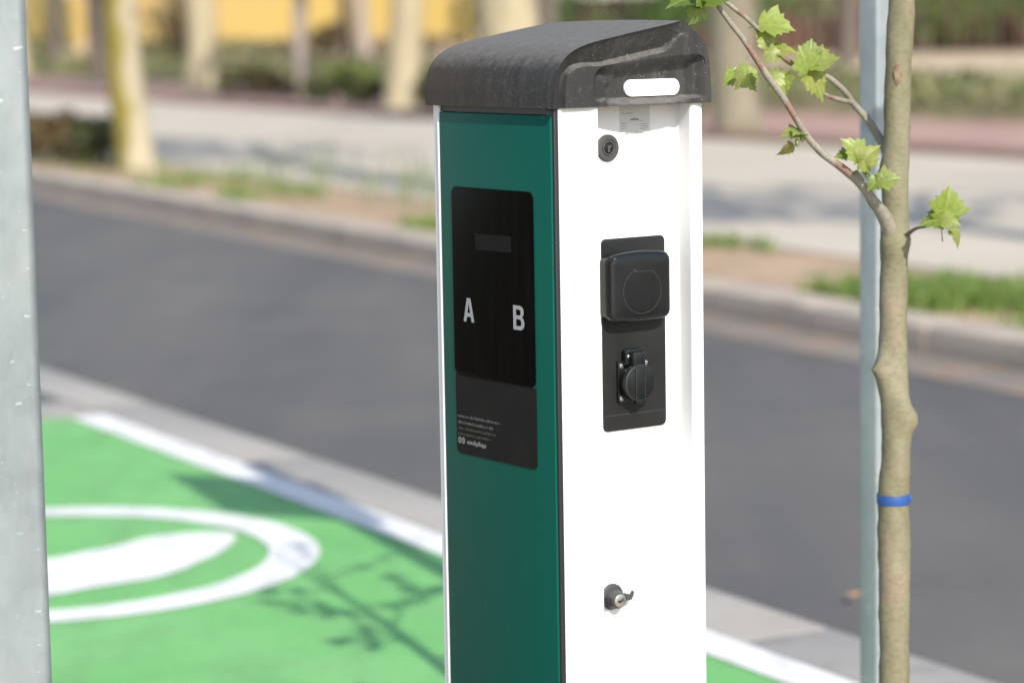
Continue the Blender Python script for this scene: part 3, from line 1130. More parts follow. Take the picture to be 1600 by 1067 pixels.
hg = prism('flap_hinge', [(hcx - 0.0185, hcz + 0.0255), (hcx + 0.0130, hcz + 0.0255), (hcx + 0.0145, hcz + 0.0440), (hcx + 0.0110, hcz + 0.0475), (hcx - 0.0165, hcz + 0.0475), (hcx - 0.0185, hcz + 0.0455)], yp - 0.0120, yp - 0.0040, 'y', 'socket', hs, bevel=0.0010)
prism('hinge_strap', [(hcx - 0.0115, hcz + 0.0225), (hcx + 0.0095, hcz + 0.0225), (hcx + 0.0105, hcz + 0.0440), (hcx - 0.0130, hcz + 0.0440)], yp - 0.0230, yp - 0.0118, 'y', 'socket', hg, bevel=0.0018)
rings('hinge_pin', [[(x, yp - 0.0150 + 0.0048 * cos(a), hcz + 0.0400 + 0.0048 * sin(a)) for a in [2 * pi * i / 14 for i in range(14)]] for x in (hcx - 0.0130, hcx + 0.0105)], 'socket', hg, 35)
for sx, sz in ((0.1390, 1.0440), (0.1390, 0.9960), (0.1835, 1.0450)):
    sc = lathe_y('screw', sx, sz, [(0.0039, yp - 0.0044), (0.0039, yp - 0.0056), (0.0030, yp - 0.0068), (0.0012, yp - 0.0073)], 'steel', hs, 18)
    box('screw_slot', sx - 0.0022, sx + 0.0022, yp - 0.0075, yp - 0.0070, sz - 0.0004, sz + 0.0004, 'dark', sc)
lathe_y('screw', 0.1475, 1.0575, [(0.0024, yp - 0.0119), (0.0024, yp - 0.0126), (0.0014, yp - 0.0132)], 'steel', hs, 14)

# upper lock: black disc with a keyhole
lk = empty('upper_lock')
lk.parent = CP
lx, lz = 0.1230, 1.3625
lathe_y('lock_rosette', lx, lz, [(0.0195, REC + 0.001), (0.0195, REC - 0.0030), (0.0180, REC - 0.0044), (0.0128, REC - 0.0048), (0.0122, REC - 0.0036), (0.0112, REC - 0.0036), (0.0106, REC - 0.0052), (0.0088, REC - 0.0052), (0.0082, REC - 0.0030)], 'lock_plastic', lk, 44)
lathe_y('keyhole_plug', lx, lz, [(0.0080, REC - 0.0028), (0.0080, REC - 0.0040), (0.0070, REC - 0.0044)], 'socket', lk, 30)
prism('key_slot', [(lx - 0.0018, lz - 0.0065), (lx + 0.0022, lz - 0.0060), (lx + 0.0022, lz + 0.0005), (lx + 0.0058, lz + 0.0012), (lx + 0.0056, lz + 0.0040), (lx - 0.0010, lz + 0.0036), (lx - 0.0020, lz + 0.0010)], REC - 0.0050, REC - 0.0043, 'y', 'lock_plastic', lk)

# lower lock: barrel with bright key face and an open dust cover
l2 = empty('lower_lock')
l2.parent = CP
ax, az = 0.1225, 0.6985
lathe_y('lock_rosette', ax - 0.001, az + 0.003, [(0.0195, REC + 0.001), (0.0195, REC - 0.0025), (0.0180, REC - 0.0040), (0.0150, REC - 0.0042)], 'lock_plastic', l2, 40)
lathe_y('lock_barrel', ax, az, [(0.0150, REC - 0.0038), (0.0142, REC - 0.0090), (0.0118, REC - 0.0185), (0.0108, REC - 0.0195), (0.0100, REC - 0.0190)], 'lock_plastic', l2, 40)
kf = lathe_y('key_face', ax, az, [(0.0098, REC - 0.0180), (0.0098, REC - 0.0198), (0.0085, REC - 0.0204)], 'chrome', l2, 36)
prism('key_slot', [(ax - 0.0050, az - 0.0022), (ax - 0.0015, az - 0.0036), (ax + 0.0010, az - 0.0026), (ax + 0.0052, az + 0.0002), (ax + 0.0050, az + 0.0030), (ax + 0.0010, az + 0.0002), (ax - 0.0045, az + 0.0006)], REC - 0.0209, REC - 0.0203, 'y', 'dark', kf)
box('barrel_clip', ax - 0.0200, ax - 0.0080, REC - 0.0150, REC - 0.0030, az - 0.0075, az + 0.0045, 'plate', l2, 0.001)
Vc, Fc = [], []
path = [(0.0095, 0.0010, 0.0060), (0.0150, 0.0030, 0.0052), (0.0200, 0.0015, 0.0042), (0.0240, 0.0018, 0.0034), (0.0268, 0.0055, 0.0022), (0.0280, 0.0090, 0.0010)]
R = []
for (dx, dz, h) in path:
    R.append([(ax + dx, REC - 0.0170, az + dz - h), (ax + dx, REC - 0.0100, az + dz - h), (ax + dx, REC - 0.0100, az + dz + h), (ax + dx, REC - 0.0170, az + dz + h)])
rings('dust_cover', R, 'lock_plastic', l2, 30)

# rating sticker under the cap
st = prism('rating_sticker', rrect(0.1465, 0.2020, 1.373, 1.4225, 0.001, 2), REC - 0.0004, REC + 0.0002, 'y', 'sticker', CP)
YS = REC - 0.0006
word_row('sticker_print', 0.150, 0.172, 1.4105, 0.0012, 'sticker_ink', st, None, YS, 0.0009, 0.002)
word_row('sticker_print', 0.166, 0.180, 1.4005, 0.0040, 'sticker_ink', st, None, YS, 0.002, 0.004)
word_row('sticker_print', 0.181, 0.190, 1.3990, 0.0012, 'sticker_ink', st, None, YS, 0.0009, 0.002)
for zz in (1.3960, 1.3925, 1.3890):
    word_row('sticker_print', 0.149, 0.161, zz, 0.0012, 'sticker_ink', st, None, YS, 0.0009, 0.002)
    word_row('sticker_print', 0.184, 0.199, zz - 0.001, 0.0012, 'sticker_ink', st, None, YS, 0.0009, 0.002)
word_row('sticker_print', 0.157, 0.189, 1.3810, 0.0024, 'sticker_ink', st, None, YS, 0.0014, 0.003)

# ------------------------------------------------------------------ galvanised posts


def post_poly(w, d, r):
    return rrect(-w / 2, w / 2, -d / 2, d / 2, r, 5)


lp = empty('steel_post', (-0.7160, 3.555, 0), radians(10))
tag(lp, 'thick galvanised steel post cut by the left edge of the picture', 'post')
prism('post_tube', post_poly(0.138, 0.09, 0.012), 0.012, 2.9, 'z', 'galv', lp)
box('base_flange', -0.12, 0.12, -0.095, 0.095, 0.0, 0.012, 'galv', lp, 0.003)
prism('post_cap', post_poly(0.142, 0.094, 0.012), 2.9, 2.93, 'z', 'galv', lp, bevel=0.004)

sp = empty('sign_post', (0.0, 0.0, 0), radians(36))
tag(sp, 'slim galvanised sign post standing right behind the young tree', 'post')
# its near vertical edge stands at (0.688, 4.95)
w_, d_ = 0.076, 0.050
ex = Vector((cos(radians(36)), sin(radians(36)), 0))
ey = Vector((-sin(radians(36)), cos(radians(36)), 0))
sp.location = Vector((0.694, 4.95, 0)) + ex * (w_ / 2) + ey * (d_ / 2)
prism('post_tube', post_poly(w_, d_, 0.006), 0.0, 3.25, 'z', 'galv_sign', sp)
prism('post_cap', post_poly(w_ + 0.004, d_ + 0.004, 0.006), 3.25, 3.27, 'z', 'galv_sign', sp, bevel=0.004)
sign = empty('traffic_sign', (0.665, 4.90, 2.58), radians(-26))
tag(sign, 'square aluminium traffic sign fixed to the top of the slim post', 'sign')
prism('panel', rrect(-0.30, 0.30, 0.0, 0.60, 0.03, 5), -0.06, -0.057, 'y', 'sign_back', sign)
for z in (0.12, 0.48):
    box('clamp', -0.05, 0.05, -0.056, -0.020, z - 0.015, z + 0.015, 'galv', sign, 0.003)

# ------------------------------------------------------------------ young plane tree
TR = empty('young_plane_tree', (0.609, 4.15, 0))
tag(TR, 'young plane tree with slim olive trunk and fresh green leaves', 'tree')
T0 = np.array((0.609, 4.15, 0))
trunk_px = [(0.604, 4.15, 0.0, 0.034), (0.606, 4.15, 0.15, 0.027), (0.6093, 4.15, 0.4726, 0.0243), (0.6093, 4.15, 0.5648, 0.0243), (0.6092, 4.15, 0.7015, 0.0258), (0.6081, 4.15, 0.7768, 0.0250), (0.6115, 4.15, 0.8371, 0.0236), (0.6130, 4.15, 0.8993, 0.0240), (0.6075, 4.15, 0.9873, 0.0232), (0.6079, 4.15, 1.0849, 0.0223), (0.6088, 4.15, 1.1666, 0.0220), (0.6098, 4.15, 1.2175, 0.0215), (0.6107, 4.15, 1.2885, 0.0208), (0.6127, 4.15, 1.3693, 0.0206), (0.6156, 4.15, 1.4697, 0.0210), (0.6206, 4.15, 1.5695, 0.0208), (0.630, 4.16, 1.75, 0.0185), (0.640, 4.17, 1.95, 0.016), (0.635, 4.19, 2.2, 0.012), (0.625, 4.2, 2.4, 0.008), (0.62, 4.2, 2.6, 0.005), (0.615, 4.21, 2.72, 0.0025)]
tp = spline(trunk_px, 6)
Vt, Ft = tube_data([(p[0] - T0[0], p[1] - T0[1], p[2], p[3]) for p in tp], 28)
# knots and swellings: (angle towards, z, out, spread z, spread angle)
KN = [((-0.85, -0.5), 0.987, 0.0125, 0.011, 0.5), ((0.92, -0.4), 0.905, 0.0125, 0.016, 0.6), ((0.98, -0.2), 0.648, 0.0045, 0.008, 0.4), ((-0.9, -0.4), 0.725, 0.003, 0.010, 0.6),
      ((-0.2, -1), 1.185, 0.007, 0.022, 1.0), ((0.8, -0.6), 1.190, 0.004, 0.02, 0.7), ((-0.9, 0.2), 1.300, 0.005, 0.02, 0.8), ((0.3, -0.95), 0.92, 0.003, 0.025, 0.5), ((-0.95, -0.3), 0.975, 0.006, 0.03, 0.7), ((0.95, -0.1), 1.37, 0.002, 0.012, 0.5), ((-0.3, -0.9), 1.43, 0.002, 0.03, 0.4)]
Vn = []
for v in Vt:
    v = np.array(v)
    cx = np.interp(v[2], [p[2] for p in tp], [p[0] for p in tp]) - T0[0]
    cy = np.interp(v[2], [p[2] for p in tp], [p[1] for p in tp]) - T0[1]
    r = np.array((v[0] - cx, v[1] - cy))
    ln = np.linalg.norm(r) + 1e-9
    u = r / ln
    add = 0.0006 * sin(v[2] * 61 + 3 * u[0]) + 0.0005 * sin(v[2] * 140 + 5 * u[1])
    for (dx, dy), kz, out, sz, sa in KN:
        dd = np.array((dx, dy)) / hypot(dx, dy)
        ang = math.acos(max(-1, min(1, float(u @ dd))))
        add += out * math.exp(-((v[2] - kz) / sz) ** 2 - (ang / sa) ** 2)
    v[:2] += u * add
    Vn.append(v)
mesh('trunk', Vn, Ft, 'young_bark', TR, 60)


def rel(path):
    return [(p[0] - T0[0], p[1] - T0[1], p[2], p[3]) for p in path]


limb1 = [(0.6118, 4.15, 1.180, 0.0150), (0.5937, 4.13, 1.2244, 0.0121), (0.5694, 4.1, 1.2572, 0.01), (0.5467, 4.08, 1.2859, 0.0083), (0.5143, 4.06, 1.3134, 0.0073), (0.4823, 4.04, 1.3368, 0.0068), (0.4574, 4.02, 1.3626, 0.0062), (0.4368, 4.0, 1.393, 0.0057), (0.4183, 3.99, 1.4227, 0.0060), (0.3971, 3.97, 1.4496, 0.0062), (0.377, 3.96, 1.4789, 0.0054), (0.3523, 3.95, 1.5157, 0.0050), (0.3325, 3.94, 1.5398, 0.0046), (0.3147, 3.93, 1.5637, 0.0042), (0.285, 3.92, 1.60, 0.0038), (0.25, 3.91, 1.66, 0.003), (0.22, 3.9, 1.75, 0.002)]
stub1 = [(0.5720, 4.105, 1.2520, 0.009), (0.5630, 4.095, 1.2650, 0.0078), (0.553, 4.085, 1.2812, 0.0065), (0.5437, 4.075, 1.2959, 0.0052), (0.5370, 4.07, 1.3060, 0.0042)]
limb2 = [(0.612, 4.16, 1.29, 0.0115), (0.603, 4.175, 1.325, 0.0092), (0.5966, 4.19, 1.342, 0.0077), (0.583, 4.20, 1.3669, 0.0067), (0.5686, 4.205, 1.3877, 0.0060), (0.5506, 4.2, 1.407, 0.0052), (0.5328, 4.18, 1.4282, 0.0050), (0.507, 4.16, 1.4493, 0.0046), (0.4692, 4.12, 1.4648, 0.0045), (0.4401, 4.1, 1.4755, 0.0044), (0.4182, 4.08, 1.492, 0.004), (0.3966, 4.06, 1.5161, 0.004), (0.3703, 4.04, 1.5419, 0.0036), (0.3394, 4.02, 1.5656, 0.0034), (0.30, 4.0, 1.60, 0.0028), (0.26, 3.98, 1.66, 0.0018)]
twig2 = [(0.548, 4.198, 1.4090, 0.0045), (0.530, 4.175, 1.4130, 0.0042), (0.5100, 4.155, 1.4190, 0.0036), (0.490, 4.13, 1.4280, 0.0026), (0.4751, 4.11, 1.4360, 0.002)]
limb1 = [(*p[:3], p[3] * (1.0 if i < 2 else 0.86)) for i, p in enumerate(limb1)]
tube('limb', [tuple(p) for p in spline(rel(limb1), 4)], 'twig_bark', TR, 14, 0.05)
tube('limb', [tuple(p) for p in spline(rel(limb2), 4)], 'twig_bark', TR, 12, 0.05)
tube('branch_stub', [tuple(p) for p in spline(rel(stub1), 4)], 'young_bark', TR, 12, 0.06)
tube('twig', [tuple(p) for p in spline(rel(twig2), 4)], 'twig_bark', TR, 10)
tube('twig', [tuple(p) for p in spline(rel([(0.622, 4.135, 1.197, 0.0042), (0.6376, 4.12, 1.2113, 0.0025), (0.6496, 4.1, 1.2157, 0.0018), (0.664, 4.09, 1.2200, 0.0014), (0.674, 4.085, 1.222, 0.001)]), 4)], 'red_twig', TR, 8)
# pruning scars: flat discs of paler, torn bark set into the trunk
for (x, y, z, r, hz) in ((0.5805, 4.1365, 0.986, 0.0075, 1.0), (0.6355, 4.1350, 0.9055, 0.0090, 1.2), (0.6140, 4.1300, 1.452, 0.0085, 2.6), (0.6330, 4.1420, 0.648, 0.0045, 1.0)):
    d = np.array((x, y)) - np.array((0.609, 4.15))
    d /= np.linalg.norm(d)
    o = bmesh.new()
    bmesh.ops.create_icosphere(o, subdivisions=3, radius=1)
    for v in o.verts:
        k = 1 + 0.10 * sin(v.co.z * 9 + v.co.x * 7) + 0.12 * (random.random() - 0.5)
        v.co = (v.co.x * r * 0.30, v.co.y * r * k, v.co.z * r * hz * k)
    c = bm_obj('pruning_scar', o, 'scar', TR, 60)
    c.location = (x - T0[0], y - T0[1], z)
    c.rotation_euler = (0, 0, atan2(d[1], d[0]))


# one plane leaf: five pointed lobes, folded along the rib, with relief between the veins
def leaf_mesh(name, mat, seed, curl):
    r = random.Random(seed)
    half = [(0.0, 0.0), (0.14, -0.03), (0.30, 0.0), (0.47, 0.10), (0.42, 0.20), (0.52, 0.32), (0.66, 0.50), (0.53, 0.50), (0.45, 0.55), (0.46, 0.68), (0.34, 0.66), (0.27, 0.72), (0.26, 0.84), (0.13, 0.86), (0.0, 1.03)]
    half = [(a * (1 + 0.16 * (r.random() - 0.5)), b + 0.03 * (r.random() - 0.5)) for a, b in half]
    half[0] = (0, 0)
    out = half + [(-a * (1 + 0.12 * (r.random() - 0.5)), b) for a, b in half[-2:0:-1]]
    bm = bmesh.new()
    c = bm.verts.new((0, 0.30, 0))
    vs_ = [bm.verts.new((a, b, 0)) for a, b in out]
    for i in range(len(vs_)):
        bm.faces.new((c, vs_[i], vs_[(i + 1) % len(vs_)]))
    bmesh.ops.subdivide_edges(bm, edges=bm.edges[:], cuts=1, use_grid_fill=True)
    for v in bm.verts:
        x, y = v.co.x, v.co.y
        a = atan2(x, y - 0.0 + 0.05)
        vein = 0.02 * cos(a * 6)
        v.co.z = 0.35 * abs(x) - curl * (y - 0.25) ** 2 - 0.35 * curl * x * x + vein
    me = bpy.data.meshes.new(name)
    bmesh.ops.recalc_face_normals(bm, faces=bm.faces)
    # short stalk
    bm.to_mesh(me)
    bm.free()
    V0 = [tuple(v.co) for v in me.vertices]
    F0 = [tuple(p.vertices) for p in me.polygons]
    sv, sf = tube_data([(0, -0.30, -0.12, 0.016), (0, -0.15, -0.06, 0.014), (0, 0.03, -0.02, 0.013)], 5)
    k = len(V0)
    V0 += [tuple(v) for v in sv]
    F0 += [tuple(i + k for i in f) for f in sf]
    bpy.data.meshes.remove(me)
    me = bpy.data.meshes.new(name)
    me.from_pydata(V0, [], F0)
    me.polygons.foreach_set('use_smooth', [True] * len(me.polygons))
    me.materials.append(MAT[mat])
    return me


LEAF = [leaf_mesh('leaf', 'new_leaf', 1, 0.35), leaf_mesh('leaf', 'new_leaf', 2, 0.8), leaf_mesh('leaf', 'new_leaf', 3, -0.3), leaf_mesh('leaf', 'olive_leaf', 4, 1.2)]


def add_leaf(c, size, tip, face, m, centre=True):
    """c: middle of the blade; tip: direction the tip points; face: direction the upper side looks"""
    t = Vector(tip).normalized()
    f = Vector(face)
    f = (f - t * f.dot(t)).normalized()
    xax = t.cross(f).normalized()
    Mx = Matrix((xax, t, f)).transposed().to_4x4()
    o = link('leaf', LEAF[m], None, TR)
    s = size * 0.88
    base = Vector(c) - t * (0.45 * s if centre else 0)
    o.matrix_local = Matrix.Translation(base - Vector(T0)) @ Mx @ Matrix.Diagonal((s, s, s, 1))
    return o


# leaves seen in the picture: centre, size, where the tip points, where the face looks, kind
LV = [((0.268, 3.92, 1.574), .066, (-1, -.2, -.12), (.1, -.5, 1), 0), ((0.306, 3.92, 1.574), .064, (1, -.1, .28), (.1, -.6, .9), 0), ((0.288, 3.90, 1.590), .06, (-.2, -.5, .5), (0, -.8, .5), 2),
      ((0.280, 3.915, 1.552), .036, (-.25, -.2, -1), (.6, -.8, .1), 1), ((0.412, 4.05, 1.533), .062, (1, -.15, -.05), (-.1, -.65, .75), 0), ((0.398, 4.04, 1.512), .036, (-.35, -.2, .6), (.3, -1, .2), 3),
      ((0.421, 4.05, 1.497), .040, (1, -.3, .5), (-.5, -.5, .8), 3), ((0.405, 4.04, 1.489), .032, (-.6, -.2, -.6), (.2, -1, .3), 0),
      ((0.355, 3.95, 1.459), .044, (-.25, -.2, -.9), (.55, -.6, .5), 1), ((0.340, 3.98, 1.455), .036, (-.9, -.1, -.35), (.2, -.7, .7), 0), ((0.362, 3.945, 1.450), .030, (.2, -.3, -1), (-.7, -.6, .1), 1),
      ((0.425, 4.07, 1.446), .040, (.15, -.3, -.9), (-.4, -.9, .3), 0), ((0.409, 4.05, 1.453), .034, (-.4, -.2, -.7), (.6, -.8, .3), 2),
      ((0.459, 4.07, 1.478), .050, (-.25, -.2, .9), (.2, -.9, .4), 0), ((0.489, 4.08, 1.472), .054, (1, -.2, .12), (-.1, -.7, .8), 2), ((0.476, 4.07, 1.446), .050, (.75, -.3, -.6), (.3, -.8, .6), 3), ((0.470, 4.09, 1.496), .034, (.2, .1, 1), (.1, -1, .2), 0),
      ((0.431, 4.00, 1.368), .038, (-1, -.2, .1), (.1, -.5, .9), 0), ((0.441, 3.99, 1.372), .028, (-.3, -.5, .2), (0, -.5, .9), 1), ((0.425, 4.0, 1.346), .030, (-.4, -.1, -.9), (.8, -.6, 0), 3),
      ((0.534, 4.055, 1.341), .046, (-.4, -.3, .7), (.2, -.8, .6), 1), ((0.551, 4.045, 1.331), .044, (.5, -.2, .75), (-.3, -.9, .3), 3), ((0.517, 4.06, 1.331), .028, (-1, -.2, .1), (.1, -.6, .8), 0), ((0.546, 4.04, 1.316), .024, (.9, -.3, -.2), (0, -.7, .7), 3),
      ((0.584, 4.05, 1.294), .040, (.9, -.25, .25), (-.15, -.85, .5), 0), ((0.566, 4.055, 1.289), .030, (-.5, -.3, -.25), (.2, -.7, .7), 1),
      ((0.680, 4.075, 1.252), .062, (.25, -.12, 1), (.35, -1, .25), 0), ((0.663, 4.07, 1.229), .048, (-.9, -.3, .15), (.3, -.6, .8), 1), ((0.678, 4.06, 1.228), .038, (.8, -.4, .15), (-.2, -.6, .8), 1), ((0.696, 4.08, 1.203), .034, (.75, -.1, -.65), (.6, -.6, .6), 3)]
for c, s, t, f, m in LV:
    add_leaf(c, s, t, f, m)
# yellow bud scales and a hanging catkin
for (x, y, z, r) in ((0.2790, 3.915, 1.566, .0045), (0.402, 4.045, 1.503, .004), (0.4465, 3.995, 1.3640, .0045), (0.4385, 3.995, 1.3560, .0040), (0.5475, 4.05, 1.3110, .005), (0.5520, 4.05, 1.3030, .004), (0.6715, 4.08, 1.2185, .0035)):
    bm = bmesh.new()
    bmesh.ops.create_icosphere(bm, subdivisions=1, radius=r)
    for v in bm.verts:
        v.co.z *= 1.7
    o = bm_obj('bud', bm, 'olive_leaf', TR, 60)
    o.location = (x - T0[0], y - T0[1], z)
tube('withered_stalk', rel([(0.672, 4.085, 1.219, 0.0008), (0.6735, 4.082, 1.205, 0.0007), (0.674, 4.08, 1.194, 0.0013)]), 'red_twig', TR, 5)

# upper crown, above the picture: its shadow falls on the green bay
up_rng = random.Random(11)
for k in range(9):
    z0 = 1.66 + 0.088 * k
    az_ = k * 2.4 + up_rng.uniform(-.3, .3)
    ln = up_rng.uniform(0.35, 0.7) * (1 - 0.04 * k)
    bx_ = np.interp(z0, [p[2] for p in tp], [p[0] for p in tp])
    by_ = np.interp(z0, [p[2] for p in tp], [p[1] for p in tp])
    path = []
    for j in range(6):
        q = j / 5
        path.append((bx_ + cos(az_) * ln * q - T0[0], by_ + sin(az_) * ln * q - T0[1], z0 + 0.55 * ln * q + 0.25 * ln * q * q, 0.007 * (1 - q) + 0.0012))
    tube('limb', path, 'twig_bark', TR, 7)
    for j in range(7 if k < 6 else 3):
        q = up_rng.uniform(0.3, 1.0)
        i0 = min(4, int(q * 5))
        a = np.array(path[i0][:3])
        b = np.array(path[i0 + 1][:3])
        c = a + (b - a) * (q * 5 - i0) + T0 + np.array([up_rng.uniform(-.04, .04) for _ in range(3)])
        add_leaf(c, up_rng.uniform(0.045, 0.075), [up_rng.uniform(-1, 1) for _ in range(3)], [up_rng.uniform(-.6, .6), up_rng.uniform(-.6, .6), 1], up_rng.choice((0, 1, 2)))

# blue tape tied round the trunk
tb = empty('tape_band', (0.6081, 4.15, 0.769))
tag(tb, 'blue plastic tape tied around the young tree trunk', 'tape')
n = 40
R = []
for dz, dr in ((0.0, 0.0009), (0.0015, 0.0013), (0.0145, 0.0012), (0.016, 0.0008), (0.016, -0.0005), (0.0, -0.0005)):
    R.append([((0.0255 + dr) * cos(2 * pi * i / n), (0.0255 + dr) * sin(2 * pi * i / n), dz + 0.0012 * sin(2 * pi * i / n + 0.6)) for i in range(n)])
nb_ = len(R)
mesh('band', [v for r in R for v in r], [(k * n + i, k * n + (i + 1) % n, ((k + 1) % nb_) * n + (i + 1) % n, ((k + 1) % nb_) * n + i) for k in range(nb_) for i in range(n)], 'tape', tb, 40)
box('tape_end', 0.0235, 0.0275, -0.010, 0.004, 0.002, 0.014, 'tape', tb, 0.0008)

# ------------------------------------------------------------------ background trees
CROWN = {}


def crown_mesh(kind):
    if kind not in CROWN:
        pts = []
        for k in range(13):
            a = rng.random() * 2 * pi
            rr = 1.7 * sqrt(rng.random())
            c = (rr * cos(a), rr * sin(a), 6.2 + 2.6 * rng.random())
            pts.append(blob_points(c, (0.9, 0.9, 0.7), 75))
        o = cards('crown', np.concatenate(pts), 0.24, 'crown_leaf')
        CROWN[kind] = o.data
        bpy.data.objects.remove(o)
    return CROWN[kind]


def big_tree(name, label, x, y, z, dia, bark, lean=(0, 0), crown=True, group='trees of the park', flare=1.35, height=5.2, kind=0):
    t = empty(name, (x, y, z))
    tag(t, label, 'tree', group)
    r = dia / 2
    P = []
    for k, (h, f) in enumerate(((-0.05, flare), (0.12, 1.0 + (flare - 1) * 0.55), (0.4, 1.06), (1.0, 1.0), (1.8, 0.96), (2.8, 0.92), (3.8, 0.86), (4.6, 0.8), (height, 0.7))):
        P.append((lean[0] * h + 0.05 * sin(h * 1.7 + x), lean[1] * h, h, r * f))
    tube('trunk', [tuple(p) for p in spline(P, 3)], bark, t, 20, 0.035)
    top = P[-1]
    for k in range(5):
        a = k * 2 * pi / 5 + x
        path = [(top[0], top[1], height - 0.25, r * 0.55)]
        for j in range(1, 5):
            q = j / 4
            path.append((top[0] + 1.7 * q * cos(a), top[1] + 1.7 * q * sin(a), height - 0.2 + 2.3 * q ** 0.8, r * 0.5 * (1 - 0.8 * q)))
        tube('limb', path, bark, t, 8)
    if crown:
        c = link('crown', crown_mesh(kind), None, t)
        c.location = (top[0], top[1], height - 5.2)
        c.rotation_euler = (0, 0, x * 1.3)
    return t


big_tree('plane_tree', 'yellow-sided cream plane tree at the kerb beside the brown hedge', -3.80, 26.65, 0.09, 0.36, 'side_tinted_bark', lean=(-0.03, 0), flare=1.25)
big_tree('plane_tree', 'second pale plane tree from the left, rising from the park edge', -6.46, 55.6, 0.12, 0.66, 'old_bark', crown=True)
big_tree('plane_tree', 'pale plane tree just left of the charging post', -1.67, 43.3, 0.12, 0.56, 'old_bark')
big_tree('plane_tree', 'broad pale plane tree just right of the charging post', 2.70, 31.1, 0.12, 0.56, 'shaded_bark', flare=1.25)
big_tree('plane_tree', 'thick pale trunk hidden behind the black cap', -0.02, 21.3, 0.09, 0.52, 'old_bark')
big_tree('street_tree', 'slim grey trunk between the two pale plane trees on the left', -3.70, 47.9, 0.12, 0.27, 'grey_bark', crown=False, flare=1.1)
big_tree('park_tree', 'cream trunk against the yellow wall beside the steel post', -12.4, 66.5, 0.45, 0.60, 'old_bark', crown=False)
big_tree('park_tree', 'brown trunk against the yellow wall, near the left steel post', -13.0, 76.0, 0.5, 0.36, 'dark_bark', crown=False)
big_tree('park_tree', 'small dark trunk left of the yellow-sided plane tree', -9.35, 60.8, 0.40, 0.42, 'dark_bark', crown=False, flare=1.0, lean=(-0.06, 0))
big_tree('park_tree', 'thin brown trunk left of the whitish trunk in the park', -4.75, 78, 0.5, 0.34, 'dark_bark', crown=False, flare=1.1)
big_tree('park_tree', 'thin whitish grey trunk in the park behind the shrubs', -4.2, 77, 0.5, 0.44, 'grey_bark', crown=False, flare=1.1)
big_tree('park_tree', 'dark grey trunk behind the young tree branch', 7.0, 54.5, 0.5, 0.46, 'dark_bark', crown=False, flare=1.2)
big_tree('park_tree', 'dark trunk beside the thick trunk behind the cap', 0.80, 55, 0.5, 0.5, 'dark_bark', crown=False, flare=1.2)
# a street tree outside the picture whose crown shades the pavement on the right
big_tree('plane_tree', 'plane tree on the strip right of the picture, shading the pavement', 5.4, 11.3, 0.09, 0.36, 'old_bark', group='trees of the park', kind=0)

# ------------------------------------------------------------------ low walls, hedges, shrubs
def shrub(name, label, c, r, n, size, mat, group=None, cat='shrub', core=True):
    t = empty(name, (c[0], c[1], c[2]))
    tag(t, label, cat, group)
    pts = []
    k = max(3, int(r[0] * r[1] * 6))
    for i in range(k):
        q = np.array((rng.uniform(-.6, .6) * r[0], rng.uniform(-.6, .6) * r[1], r[2] * rng.uniform(0.7, 1.15)))
        pts.append(blob_points(q, (r[0] * 0.45, r[1] * 0.45, r[2] * 0.75), n // k))
    P = np.concatenate(pts)
    P[:, 2] = np.maximum(P[:, 2], 0.03)
    cards('foliage', P, size, mat, t, flat=0.4)
    for i in range(5):
        a = rng.random() * 6.28
        tube('stem', [(0.1 * cos(a), 0.1 * sin(a), -0.05, 0.02), (0.3 * r[0] * cos(a), 0.3 * r[1] * sin(a), r[2] * 0.6, 0.012), (0.5 * r[0] * cos(a), 0.5 * r[1] * sin(a), r[2] * 1.2, 0.005)], 'dark_bark', t, 6)
    return t


def fpos(px, Y):
    return None


# brown-olive hedge on the strip at the left
for i, (x, y) in enumerate(((-5.15, 29.3), (-4.85, 28.3), (-4.45, 27.6))):
    shrub('hedge_shrub', ['reddish brown low hedge next to the left steel post', 'middle of the brown hedge shrubs by the kerb', 'darker olive hedge shrub beside the yellow-sided plane tree'][i], (x, y, 0.09), (0.55, 0.5, 0.30), 900, 0.07, ['brown_leaf', 'brown_leaf', 'dark_leaf'][i], 'hedge on the strip')
# dark olive shrubs along the foot of the pink wall on the left
SH = [(-5.25, 52.0, 0.8, 0.42, 'dark_leaf', 'dark shrub at the foot of the second pale plane tree'), (-4.35, 49.8, 0.6, 0.30, 'brown_leaf', 'brownish shrub left of the slim grey trunk'),
      (-2.95, 46.3, 0.8, 0.28, 'dark_leaf', 'dark low shrub right of the slim grey trunk'), (-2.2, 44.6, 0.7, 0.28, 'dark_leaf', 'dark low shrub left of the pale plane tree'),
      (-0.85, 42.0, 0.8, 0.36, 'dark_leaf', 'dark shrub between the pale plane tree and the charging post'), (1.95, 33.2, 0.5, 0.5, 'dark_leaf', 'dark shrub peeping out right of the cap')]
for x, y, r, h, m, lb_ in SH:
    shrub('path_shrub', lb_, (x, y, 0.115), (r, 0.5, h), 800, 0.09, m, 'shrubs along the pink path')


def far_bed(n, s0, s1, t0, t1, z, h):
    s = rng.uniform(s0, s1, n)
    t = rng.uniform(t0, t1, n)
    P = OF[None, :] + s[:, None] * NF[None, :] + t[:, None] * DF[None, :]
    hh = h * (0.35 + 0.65 * (0.5 + 0.5 * np.sin(s * 2.3 + t * 1.1) * np.cos(t * 0.7 - s)))
    zz = z + rng.random(n) * hh
    return np.column_stack([P, zz])


bp = cards('bed_plants', far_bed(15000, 13.5, 17.0, -20, 90, 0.24, 0.5), 0.16, 'bed_leaf')
tag(bp, 'mixed low greenery filling the bed behind the pink path', 'plants', kind='stuff')
